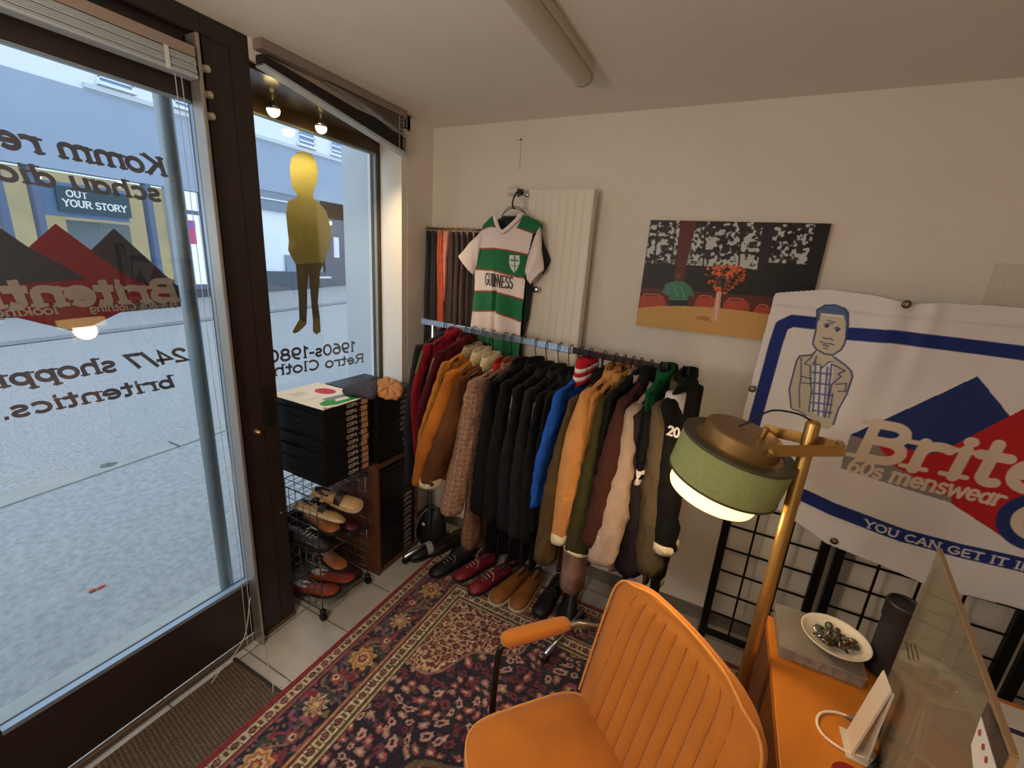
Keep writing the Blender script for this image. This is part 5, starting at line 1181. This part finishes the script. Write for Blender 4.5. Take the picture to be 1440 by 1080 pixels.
jh = thing('clothes_hanger', 'steel wire hanger hooked on the radiator valve holding the striped jersey', 'hanger', (-1.02, JY+.03, 1.98))
K = lambda x, y: at(580+x/4.695, 250+y/4.695, 1, JY+.03)
hk = smoothpath([K(676, 205), K(662, 190), K(664, 150), K(682, 105), K(700, 92), K(708, 110), K(696, 125)], 6)
MB().tube(hk, .0042, 8).build('hook', mat('hook_dark', (66, 54, 44), .35, .8), jh, (-1.02, JY+.03, 1.98), smooth=True)
wr = MB()
for dz in (0, .016): wr.tube(smoothpath([K(590, 248), K(620, 222-dz*900), K(662, 200-dz*700), K(715, 215-dz*900), K(760, 252)], 6), .0025, 6)
wr.tube([K(600, 252), K(750, 256)], .0025, 6); wr.build('wire', mat('wire_steel', (150, 140, 128), .3, .9), jh, (-1.02, JY+.03, 1.98), smooth=True)
# dark shirt hanging behind it
bs = thing('dark_shirt', 'dark green shirt hanging behind the striped jersey', 'shirt', (-.98, 1.955, 1.6)); bso = (-.98, 1.955, 1.6)
J2 = lambda x, y: tuple(at(580+x/4.695, 250+y/4.695, 1, 1.955)[[0, 2]])
m_dsh = mat('shirt_bottle', (20, 34, 34), .85, noise=.2, scale=20)
bp2 = [J2(*p) for p in ((610, 262), (735, 250), (830, 285), (850, 340), (790, 560), (790, 720), (765, 920), (720, 1080), (720, 1240), (420, 1240), (430, 700), (560, 300))]
MB().prism([(x, 1.945, z) for x, z in bp2], (0, .022, 0)).build('body', m_dsh, bs, bso, bevel=.006)
sleeve('sleeve', J2(820, 290), J2(800, 520), J2(905, 545), J2(850, 640), m_dsh, bs, bso, 1.95, .016)
# narrow scarves on a small rack in the corner
SY = 2.03
sr = thing('scarf_rack', 'small wall rack of gold hooks in the back left corner', 'rack', (-1.40, DY, 1.84)); sro = (-1.40, DY, 1.84)
m_gold = mat('hook_gold', (164, 132, 86), .3, .9)
MB().tube([(-1.585, SY, 1.835), (-1.215, SY, 1.835)], .005, 8).tube([(-1.56, SY, 1.835), (-1.56, DY, 1.835)], .005, 8).tube([(-1.24, SY, 1.835), (-1.24, DY, 1.835)], .005, 8).build('bar', m_gold, sr, sro, smooth=True)
for k in range(11):
    x = -1.565+k*.033; MB().tube([(x+.013*cos(a+.5), SY+.006*sin(a*2+k), 1.834+.015*sin(a)-.006) for a in np.linspace(0, 2*pi, 14)], .0018, 6).build('hook', m_gold, sr, sro, smooth=True)
SCF = [('black satin', (22, 20, 24), 1.05, .019), ('jet black', (18, 17, 20), 1.02, .019), ('bright orange', (196, 74, 26), 1.0, .018), ('pale pink', (206, 128, 116), 1.45, .020), ('dark brown', (62, 40, 36), 1.02, .019), ('chocolate brown', (54, 34, 30), 1.05, .019), ('plum brown', (66, 40, 38), 1.02, .019), ('umber', (48, 32, 28), 1.0, .018), ('brown-black', (34, 26, 26), 1.0, .018)]
for k, (nm, c, zb_, hw) in enumerate(SCF):
    x0 = -1.555+k*.0385; rings = []; rg2 = random.Random(k)
    for z, s in ((1.822, .35), (1.80, .75), (1.70, .95), (1.5, 1.05), (1.3, 1.15), (zb_, 1.25)):
        if z < zb_: continue
        hh = hw*s if nm != 'pale pink' else hw*max(.15, (z-1.45)/.38)
        xo = x0+(1.82-z)*(.03 if k == 2 else .01*(k-4)*.4)
        rings.append([(xo+hh*cos(a), SY-.012+.016*sin(a)*(1+.4*sin(3*a+k))+.004*sin(z*20+k), z) for a in np.linspace(0, 2*pi, 17)[:-1]])
    tag(MB().loft(rings).build('scarf', mat('scarf_%d' % k, c, .55, noise=.2, scale=25, sheen=.3), smooth=True), '%s scarf hanging in the back left corner, %s from the left' % (nm, ('first', 'second', 'third', 'fourth', 'fifth', 'sixth', 'seventh', 'eighth', 'ninth')[k]), 'scarf', 'scarves in the back left corner')

# soft black bag on the floor at the left end of the rail
bg_ = thing('bag', 'slumped black bag with a white button at the left end of the rail', 'bag', (-1.40, 1.72, 0)); bgo = (-1.40, 1.72, 0)
c_ = at(601, 748, 2, .12)
rings = [[(c_[0]+a*cos(q)*(1+.06*sin(3*q)), c_[1]+.05+b*sin(q)*(1+.05*cos(4*q)), z) for q in np.linspace(0, 2*pi, 25)[:-1]] for z, a, b in ((.003, .07, .05), (.02, .088, .06), (.10, .09, .06), (.19, .082, .05), (.25, .06, .03), (.265, .03, .014))]
MB().loft(rings).build('body', mat('bag_black', (17, 17, 20), .55, noise=.2, scale=20), bg_, bgo, smooth=True)
p = at(596, 737, 1, c_[1]-.008); MB().lathe([(.001, 0), (.010, .001), (.012, .004), (.001, .007)], 14, p, (0, -1, 0)).build('button', m_white, bg_, bgo, smooth=True)
MB().tube(smoothpath([(c_[0]-.07, c_[1]-.01, .03), (c_[0]-.075, c_[1]-.015, .12), (c_[0]-.045, c_[1]-.0, .22), (c_[0]+.02, c_[1]+.02, .285), (c_[0]+.05, c_[1]+.05, .24)], 6), .004, 6).build('strap', mat('strap_grey', (110, 108, 106), .6), bg_, bgo, smooth=True)
# ================================================================== CLOTHES RAIL
ZR = 1.36
RP0 = at(594, 451, 2, ZR); RP1 = at(936, 518, 2, ZR)
rd_ = RP1-RP0; RLEN = np.linalg.norm(rd_); rd_ /= RLEN; nf = np.array([rd_[1], -rd_[0], 0])
def RP(t, s, z): return RP0+rd_*t+nf*s+np.array([0, 0, z-ZR])
rk = thing('clothes_rail', 'chrome clothes rail crowded with jackets in front of the radiator', 'clothes rail', (RP0[0], RP0[1], 0)); ro_ = (RP0[0], RP0[1], 0)
m_rl = mat('rail_chrome', (196, 200, 206), .22, .95)
RW, RT = .022, .030
def rbar(t0, t1, s, z, w, h): 
    return [RP(t0, s-w/2, z-h/2), RP(t0, s+w/2, z-h/2), RP(t0, s+w/2, z+h/2), RP(t0, s-w/2, z+h/2)], [RP(t1, s-w/2, z-h/2), RP(t1, s+w/2, z-h/2), RP(t1, s+w/2, z+h/2), RP(t1, s-w/2, z+h/2)]
MB().hexa(*rbar(0, RLEN*.71, 0, ZR, RW, RT)).build('rail', m_rl, rk, ro_, bevel=.003)
MB().hexa(*rbar(RLEN*.69, RLEN, 0, ZR, RW*.8, RT*.8)).build('rail_extension', mat('rail_dark', (58, 46, 44), .3, .7), rk, ro_, bevel=.002)
for t in (.085, 1.03):
    MB().tube([RP(t, 0, .06), RP(t, 0, ZR-.01)], .011, 12).build('post', m_rl, rk, ro_, smooth=True)
    MB().tube([RP(t, -.15, .06), RP(t, .19, .06)], .011, 12).build('foot_bar', m_rl, rk, ro_, smooth=True)
    for s in (-.14, .18): MB().lathe([(.003, -.008), (.02, -.008), (.02, .008), (.003, .008)], 16, RP(t, s, .036), rd_).tube([RP(t, s, .036), RP(t, s, .06)], .006, 8).build('castor', m_black, rk, ro_)
m_hw = mat('hanger_black', (24, 23, 24), .4, .3); m_hs = mat('hanger_steel', (170, 166, 160), .25, .9)
VIEW = lambda P: (P-CP)/np.linalg.norm(P-CP)
FAB = {}
def fabric(name, c, kind='plain'):
    if name in FAB: return FAB[name]
    if kind == 'tweed':
        m = mat('cloth_'+name, c, .95, c2=tuple(int(v*.62) for v in c), scale=150, bump=.4, bscale=260)
        nt = m.node_tree; b = nt.nodes['Principled BSDF']; tc = nt.nodes.new('ShaderNodeTexCoord')
        wv = []
        for ax in ('X', 'Z'):
            w = nt.nodes.new('ShaderNodeTexWave'); w.bands_direction = ax; w.inputs['Scale'].default_value = 14; w.inputs['Distortion'].default_value = .3
            nt.links.new(tc.outputs['Object'], w.inputs['Vector']); wv.append(w)
        ad = nt.nodes.new('ShaderNodeMath'); ad.operation = 'ADD'; nt.links.new(wv[0].outputs['Fac'], ad.inputs[0]); nt.links.new(wv[1].outputs['Fac'], ad.inputs[1])
        rp = nt.nodes.new('ShaderNodeMapRange'); rp.inputs[1].default_value = 0; rp.inputs[2].default_value = 2; rp.inputs[3].default_value = .65; rp.inputs[4].default_value = 1.15
        nt.links.new(ad.outputs[0], rp.inputs[0])
        mx = nt.nodes.new('ShaderNodeMix'); mx.data_type = 'RGBA'; mx.blend_type = 'MULTIPLY'; mx.inputs[0].default_value = 1
        src = b.inputs['Base Color'].links[0].from_socket
        nt.links.new(src, mx.inputs[6]); nt.links.new(rp.outputs[0], mx.inputs[7]); nt.links.new(mx.outputs[2], b.inputs['Base Color'])
    elif kind == 'fur': m = mat('cloth_'+name, c, 1, noise=.25, scale=120, bump=1.0, bscale=200, sheen=.5)
    elif kind == 'suede': m = mat('cloth_'+name, c, .92, noise=.22, scale=9, bump=.15, bscale=140, spec=.15)
    else: m = mat('cloth_'+name, c, .86, noise=.13, scale=14, bump=.2, bscale=220, spec=.2)
    nt = m.node_tree; b = nt.nodes['Principled BSDF']; tc = nt.nodes.new('ShaderNodeTexCoord'); mp = nt.nodes.new('ShaderNodeMapping'); mp.inputs['Scale'].default_value = (1, 1, .55); mp.inputs['Rotation'].default_value = (.5, .3, 0)
    nz = nt.nodes.new('ShaderNodeTexNoise'); nz.inputs['Scale'].default_value = 16; nz.inputs['Detail'].default_value = 2; nz.inputs['Distortion'].default_value = 1.2
    bp = nt.nodes.new('ShaderNodeBump'); bp.inputs['Strength'].default_value = .55; bp.inputs['Distance'].default_value = .03
    nt.links.new(tc.outputs['Object'], mp.inputs['Vector']); nt.links.new(mp.outputs[0], nz.inputs['Vector']); nt.links.new(nz.outputs['Fac'], bp.inputs['Height'])
    if b.inputs['Normal'].links: nt.links.new(bp.outputs['Normal'], b.inputs['Normal'].links[0].from_node.inputs['Normal'])
    else: nt.links.new(bp.outputs['Normal'], b.inputs['Normal'])
    FAB[name] = m; return m
def grings(path, ab, rg2, amp=.005, n=20):
    rings = []; ph = rg2.uniform(0, 6)
    for k, (P, (a, b)) in enumerate(zip(path, ab)):
        w1 = .5*sin(P[2]*17+ph)+.3*sin(P[2]*41+ph*2.3)+.2*sin(P[2]*73+ph*1.7)
        rings.append([P+nf*a*math.copysign(abs(cos(q))**.85, cos(q))*(1+.05*sin(3*q+ph+w1*3))+rd_*(b*math.copysign(abs(sin(q))**.9, sin(q))*(1+.10*sin(4*q+ph*3+w1*4))+amp*1.1*w1*sin(q+ph)+.003*sin(P[2]*95+2*q+ph)*(.5+.5*sin(P[2]*13+ph))) for q in np.linspace(0, 2*pi, n+1)[:-1]])
    return rings
GARM = 0
def garment(label, cat, pts, m, L=.66, name='jacket', dt=.012, collar=None, ch=.05, cuff=None, cuffh=.03, hem=None, hoodc=None, hang='b', body=True, th=.017, soff=None, patch=None):
    """pts: sleeve centre-line in the photo [(px, py, width px)], shoulder first"""
    global GARM; GARM += 1; rg2 = random.Random(GARM*13)
    offs = [.165, .205, .225, .215, .205][:len(pts)]
    if len(pts) == 2: offs = [.165, .2]
    if soff: offs = soff
    P = [atn(pts[0][0], pts[0][1], nf, nf@RP0+offs[0])]; t0_ = (P[0]-RP0)@rd_
    for (x, y, w), o in zip(pts[1:], offs[1:]):
        if soff: P.append(atn(x, y, nf, nf@RP0+o)); continue
        cs = [(abs((q-RP0)@rd_-t0_)+.12*abs(s_-o), s_, q) for s_ in np.linspace(.15, .33, 37) for q in [atn(x, y, nf, nf@RP0+s_)]]
        P.append(min(cs, key=lambda c: c[0])[2])
    W3 = []
    for (x, y, w), p in zip(pts, P):
        d_ = (p-CP)@fwd; v = VIEW(p); sn = abs(v@nf); sr_ = abs(v@rd_)
        half = w*.5*d_/FPX; a = .05; b = math.sqrt(max(0, half**2-(a*sr_)**2))/max(sn, .3); b = min(max(b, .014), .05)
        if half < a*sr_: a = max(.022, half/sr_*.9)
        W3.append((a, b))
    ts = (P[0]-RP0)@rd_; zs = P[0][2]; tn = ts+dt
    base = (RP(tn, 0, 0)[0], RP(tn, 0, 0)[1], zs-L)
    g = thing(name, label, cat, base, 0, 'jackets and coats on the clothes rail')
    # sleeve path
    sp = smoothpath(P, 9); sw = smoothpath([np.array([a, b, 0]) for a, b in W3], 9)
    lead = [RP(ts+dt*.4, .10, zs+.012), RP(ts+dt*.2, .145, zs+.012)]
    path = lead+[np.array(q) for q in sp]; ab = [(.03, .012), (.045, W3[0][1]*.8)]+[(float(q[0]), float(q[1])) for q in sw]
    ab[-1] = (ab[-1][0]*.95, ab[-1][1]*.95)
    MB().loft(grings(path, ab, rg2)).build('sleeve', m, g, base, smooth=True)
    sl_end = path[-1]; se = ab[-1]
    # far sleeve
    fz = P[-1][2]+.02
    bp = [RP(tn, -.10, zs+.012), RP(tn, -.165, zs-.01), RP(tn-.005, -.20, zs-.2), RP(tn, -.205, fz+.15), RP(tn, -.195, fz)]
    MB().loft(grings(bp, [(.03, .012), (.045, .018), (.045, .02), (.042, .02), (.036, .018)], rg2)).build('sleeve', m, g, base, smooth=True)
    # body
    if body:
        zh = zs-L; rows = []; zz_ = [-p[2] for p in P]; tz_ = [(p-RP0)@rd_-ts for p in P]
        for z, a, b, c in ((zs+.055, .035, .014, 0), (zs+.045, .07, th, 0), (zs+.02, .14, th, 0), (zs-.01, .165, th, 0), (zs-.06, .162, th*1.1, 0), (zs-.2, .156, th*1.1, .0), (zs-.2-(L-.2)*.5, .158, th*1.1, 0), (zh+.02, .162, th, 0), (zh, .160, th*.9, 0)):
            ring = []
            for q in np.linspace(0, 2*pi, 33)[:-1]:
                s = a*math.copysign(abs(cos(q))**.8, cos(q)); r_ = b*math.copysign(abs(sin(q))**.9, sin(q))
                tt = tn+(ts-tn)*max(0, min(1, s/.16))+max(0, min(1, (s+.2)/.34))*np.interp(-z, zz_, tz_)*.8
                wob = .004*sin(s*50+GARM)*max(0, (zs-z))/.4
                ring.append(RP(tt+r_+wob, s, z+(.01*sin(s*22+GARM) if z < zh+.03 else 0)))
            rows.append(ring)
        MB().loft(rows).build('body', m, g, base, smooth=True)
        if hem is not None:
            hr = [[p+np.array([0, 0, dz])+(p-np.mean(rows[-1], 0))*.03 for p in rows[-1]] for dz in (.0, -.035)]
            MB().loft(hr).build('hem_band', hem, g, base, smooth=True)
    # collar
    cm = collar or m
    cr_ = []
    for z, a, b in ((zs+.035, .075, .026), (zs+.035+ch*.5, .072, .030), (zs+.035+ch, .058, .027), (zs+.03+ch, .045, .02), (zs+.03, .04, .014)):
        cr_.append([RP(tn+b*sin(q), a*cos(q)+.005, z-.018*max(0, cos(q))) for q in np.linspace(0, 2*pi, 19)[:-1]])
    MB().loft(cr_).build('collar', cm, g, base, smooth=True)
    if cuff is not None:
        v = path[-1]-path[-3]; v /= np.linalg.norm(v)
        MB().loft(grings([sl_end-v*cuffh*.6, sl_end, sl_end+v*cuffh*.4], [(se[0]*1.05, se[1]*1.1), (se[0]*1.06, se[1]*1.12), (se[0]*1.02, se[1]*1.06)], rg2)).build('cuff', cuff, g, base, smooth=True)
    if hoodc is not None:
        hd = []
        for f, a, b, z in ((0, .075, .03, zs+.02), (.3, .085, .038, zs+.05), (.6, .08, .038, zs+.08), (1, .045, .022, zs+.098)):
            hd.append([RP(tn+b*sin(q), a*cos(q)-.02, z) for q in np.linspace(0, 2*pi, 19)[:-1]])
        MB().loft(hd).build('hood', hoodc, g, base, smooth=True)
    if patch is not None: patch(g, base, P, W3)
    # hanger
    hm = m_hs if hang == 's' else m_hw
    hb = RP(tn, 0, ZR)
    h = thing('clothes_hanger', '%s hanger hooked on the rail holding the %s' % ('steel' if hang == 's' else 'black', hang_name(label)), 'hanger', (hb[0], hb[1], zs), 0, 'hangers on the clothes rail')
    hk = [RP(tn, 0, zs+.05), RP(tn, .0, zs+.085), RP(tn, .012, ZR-.03), RP(tn, .019, ZR-.002)]+[RP(tn, .019*cos(q), ZR+.002+.019*sin(q)) for q in np.linspace(.2, pi*.95, 8)]+[RP(tn, -.0185, ZR-.012)]
    MB().tube(smoothpath(hk, 4), .0021, 6).build('hook', hm, h, (hb[0], hb[1], zs), smooth=True)
    MB().tube(smoothpath([RP(tn, .15, zs+.004), RP(tn, .08, zs+.03), RP(tn, 0, zs+.052), RP(tn, -.08, zs+.03), RP(tn, -.15, zs+.004)], 4), .005, 8).build('arm', hm, h, (hb[0], hb[1], zs), smooth=True)
    return g
def hang_name(l):
    for cut in (' with ', ' in the ', ' near ', ' on the ', ' beside ', ' between ', ' at the ', ' left ', ' right ', ' behind ', ', '):
        l = l.split(cut)[0]
    return l
F = fabric
cream = F('cream_fur', (206, 186, 140), 'fur'); ribc = F('rib_cream', (210, 196, 164))
def stripe(col, w, k0, idx=1):
    def f(g, base, P, W3):
        a, b = P[0], P[1]; r_ = []
        for q in np.linspace(.15, .95, 8):
            c = a*(1-q)+b*q+nf*(W3[0][0]*1.03)-rd_*W3[0][1]*.2; r_.append([c+rd_*w, c+nf*.003, c-rd_*w, c-nf*.003])
        MB().loft(r_).build('stripe', col, g, base)
    return f
garment('dark slate jacket at the far left end of the rail', 'jacket', [(590, 488, 12), (582, 530, 12), (575, 590, 12), (578, 680, 14)], F('slate', (42, 39, 46)), .62)
garment('crimson track top with a green stripe near the left end', 'jacket', [(603, 487, 15), (592, 525, 15), (585, 560, 14), (590, 640, 14)], F('crimson', (128, 18, 34)), .55, collar=F('crimson', (128, 18, 34)), hem=F('ochre_rib', (176, 132, 70)), patch=stripe(F('leaf_green', (70, 110, 40)), .006, 0))
garment('burgundy jacket with grey piping near the left end', 'jacket', [(619, 497, 14), (607, 535, 15), (594, 580, 14), (592, 650, 14)], F('burgundy', (72, 16, 26)), .58, patch=stripe(F('grey_piping', (150, 140, 138)), .003, 0))
garment('ochre suede jacket between the burgundy and tan ones', 'jacket', [(628, 512, 16), (612, 560, 16), (598, 610, 18), (592, 672, 18)], F('ochre_suede', (168, 108, 44), 'suede'), .6, collar=F('taupe_fur', (150, 124, 92), 'fur'))
garment('tan suede jacket with sheepskin collar', 'jacket', [(640, 524, 24), (622, 575, 27), (603, 628, 27), (593, 678, 24)], F('tan_suede', (158, 90, 30), 'suede'), .62, collar=cream, ch=.065, hang='s')
garment('brown suede jacket with cream shearling cuff', 'jacket', [(654, 532, 22), (637, 585, 28), (619, 635, 31), (606, 676, 33)], F('brown_suede', (84, 50, 26), 'suede'), .62, collar=cream, ch=.065, cuff=cream, cuffh=.045, hang='s')
garment('grey-brown checked tweed coat with red collar lining', 'coat', [(671, 536, 24), (661, 590, 29), (648, 655, 30), (634, 718, 27)], F('tweed', (176, 132, 106), 'tweed'), .80, 'coat', collar=F('red_lining', (150, 24, 28)), ch=.05)
garment('brown herringbone coat with long hem beside the tweed one', 'coat', [(682, 536, 14), (676, 600, 16), (668, 680, 18), (662, 765, 22)], F('tweed_brown', (140, 98, 74), 'tweed'), .82, 'coat')
garment('black wool coat right of the tweed coat', 'coat', [(696, 538, 20), (690, 590, 25), (683, 650, 27), (676, 716, 26)], F('black_wool', (13, 12, 15)), .84, 'coat')
garment('black overcoat, second right of the tweed coat', 'coat', [(716, 538, 20), (708, 590, 24), (700, 650, 25), (694, 728, 25)], F('black_coat', (15, 14, 16)), .84, 'coat')
garment('charcoal overcoat with a painted shoulder highlight', 'coat', [(731, 546, 18), (724, 600, 22), (716, 660, 24), (712, 738, 24)], F('charcoal', (24, 22, 25)), .84, 'coat', patch=stripe(F('grey_piping', (150, 140, 138)), .002, 0))  # grey stripe puts the shoulder's highlight into the colour
garment('dark grey wool coat in the middle of the rail', 'coat', [(748, 550, 18), (741, 600, 22), (733, 665, 24), (729, 750, 24)], F('darkgrey', (28, 26, 28)), .82, 'coat')
garment('black parka with lighter grey shoulder near the blue jacket', 'coat', [(763, 556, 17), (755, 605, 20), (748, 665, 22), (744, 755, 22)], F('black_nylon', (17, 16, 18)), .8, 'coat', patch=stripe(F('ash', (96, 88, 84)), .005, 0))
garment('black anorak right beside the blue jacket', 'jacket', [(777, 556, 15), (769, 605, 18), (760, 665, 19), (755, 740, 19)], F('black_anorak', (14, 14, 17)), .74)
def bluecol(g, base, P, W3):
    zs = P[0][2]; t0 = (P[0]-RP0)@rd_+.012
    for k, mm_ in enumerate((F('stripe_red', (178, 26, 36)), F('stripe_white', (214, 206, 204)), F('stripe_red', (178, 26, 36)), F('stripe_white', (214, 206, 204)), F('stripe_red', (178, 26, 36)))):
        z0 = zs+.030+k*.016
        MB().loft([[RP(t0+b*sin(q), a*cos(q)+.02, z-.02*max(0, cos(q))) for q in np.linspace(0, 2*pi, 19)[:-1]] for z, a, b in ((z0, .088-k*.004, .033), (z0+.017, .085-k*.004, .033))]).build('collar_stripe', mm_, g, base, smooth=True)
garment('bright blue jacket with red and white striped hood', 'jacket', [(792, 550, 20), (778, 600, 21), (764, 650, 20), (757, 708, 17)], F('cobalt', (24, 76, 168)), .62, patch=bluecol)
garment('olive brown waxed jacket right of the blue jacket', 'jacket', [(811, 562, 20), (795, 620, 23), (779, 690, 24), (767, 785, 26)], F('olive_brown', (78, 60, 34)), .76, collar=F('black_nylon', (17, 16, 18)), hoodc=F('black_nylon', (17, 16, 18)))
garment('camel zip jacket with cream striped cuff', 'jacket', [(829, 552, 22), (815, 605, 30), (802, 670, 32), (789, 752, 24)], F('camel', (190, 132, 76)), .62, collar=F('camel', (190, 132, 76)), cuff=ribc, cuffh=.04)
garment('pale tan jacket tucked behind the camel one', 'jacket', [(841, 556, 14), (832, 605, 15), (822, 660, 15), (815, 735, 16)], F('tan_cotton', (176, 120, 62)), .6)
garment('olive green parka with cream hem stripe', 'jacket', [(853, 562, 18), (840, 625, 22), (826, 690, 26), (812, 770, 32)], F('olive', (58, 54, 24)), .68, cuff=ribc, cuffh=.012)
garment('black knitted jacket with pale collar band', 'jacket', [(866, 552, 14), (856, 605, 15), (846, 660, 15), (840, 735, 16)], F('navy_knit', (14, 14, 20)), .62, collar=F('collar_grey', (150, 140, 134)), ch=.03)
garment('maroon brown zip jacket with black collar', 'jacket', [(880, 562, 20), (866, 620, 27), (852, 685, 30), (836, 762, 30)], F('maroon_brown', (66, 34, 28)), .62, collar=F('collar_black', (13, 12, 14)), ch=.06, hoodc=F('collar_black', (13, 12, 14)))
garment('stone grey jacket with soft grey collar', 'jacket', [(893, 574, 22), (881, 635, 30), (864, 705, 36), (845, 785, 34)], F('stone', (160, 138, 124)), .66, collar=F('grey_soft', (128, 116, 110)), ch=.055)
garment('dark plum-grey jacket right of the stone grey one', 'jacket', [(903, 582, 20), (895, 645, 30), (889, 715, 36), (884, 800, 38)], F('plum', (36, 31, 38)), .66)
garment('dark green polo shirt between the plum-grey and olive grey jackets', 'shirt', [(919, 552, 12), (913, 580, 11), (907, 612, 9)], F('bottle_green', (14, 78, 42)), .5, 'polo_shirt', collar=F('bottle_green', (14, 78, 42)), ch=.05, dt=.004, soff=[.10, .13, .15])
garment('black sweater with red and white cuff stripes at the right end', 'jacket', [(917, 580, 16), (910, 620, 16), (906, 652, 14), (903, 668, 13)], F('black_knit', (14, 13, 15)), .56, 'sweater', cuff=F('stripe_white', (214, 206, 204)), cuffh=.05, dt=.006)
garment('olive grey jacket at the right end of the rail', 'jacket', [(929, 572, 22), (926, 640, 34), (920, 710, 38), (911, 800, 34)], F('olive_grey', (86, 73, 54)), .66, dt=.006)
def varsity(g, base, P, W3):
    mb_ = MB(); c = atn(938, 611, nf, nf@RP0+.235)
    letters(mb_, '20', .030, 0, 0, lambda a, b: c+rd_*a+np.array([0, 0, b]), .22, 0, 1, .1, .036, nrm=tuple(nf))
    mb_.build('number', F('stripe_white', (214, 206, 204)), g, base)
    MB().loft([[RP((P[0]-RP0)@rd_+.03*sin(q), .05*cos(q)+.11, P[0][2]+z) for q in np.linspace(0, 2*pi, 13)[:-1]] for z in (.02, -.05)]).build('shoulder_band', F('stripe_white', (214, 206, 204)), g, base, smooth=True)
garment('black varsity jacket with white number and cream cuffs, last on the rail', 'jacket', [(942, 566, 18), (946, 600, 24), (941, 660, 30), (934, 765, 30)], F('black_varsity', (15, 14, 15)), .74, 'jacket', dt=.0, hem=ribc, cuff=ribc, cuffh=.035, patch=varsity)
# hems of trousers hung low between the jackets
tr_ = thing('trousers', 'lilac beige trousers hanging low below the olive parka', 'trousers', RP(.82, .05, .3), 0)
tb_ = RP(.82, .05, .3); pts = [atn(813, 700, nf, nf@RP0+.08), atn(808, 785, nf, nf@RP0+.10), atn(805, 822, nf, nf@RP0+.10)]
MB().loft(grings([pts[0]+np.array([0, 0, .35]), pts[0], pts[1], pts[2]], [(.05, .03), (.055, .04), (.06, .046), (.062, .046)], random.Random(3))).build('leg', F('lilac_beige', (168, 132, 116)), tr_, tb_, smooth=True)
h_ = pts[0]+np.array([0, 0, .35]); MB().loft(grings([h_, RP((h_-RP0)@rd_, .06, ZR-.16)], [(.05, .02), (.06, .012)], random.Random(4))).build('waist', F('lilac_beige', (168, 132, 116)), tr_, tb_, smooth=True)
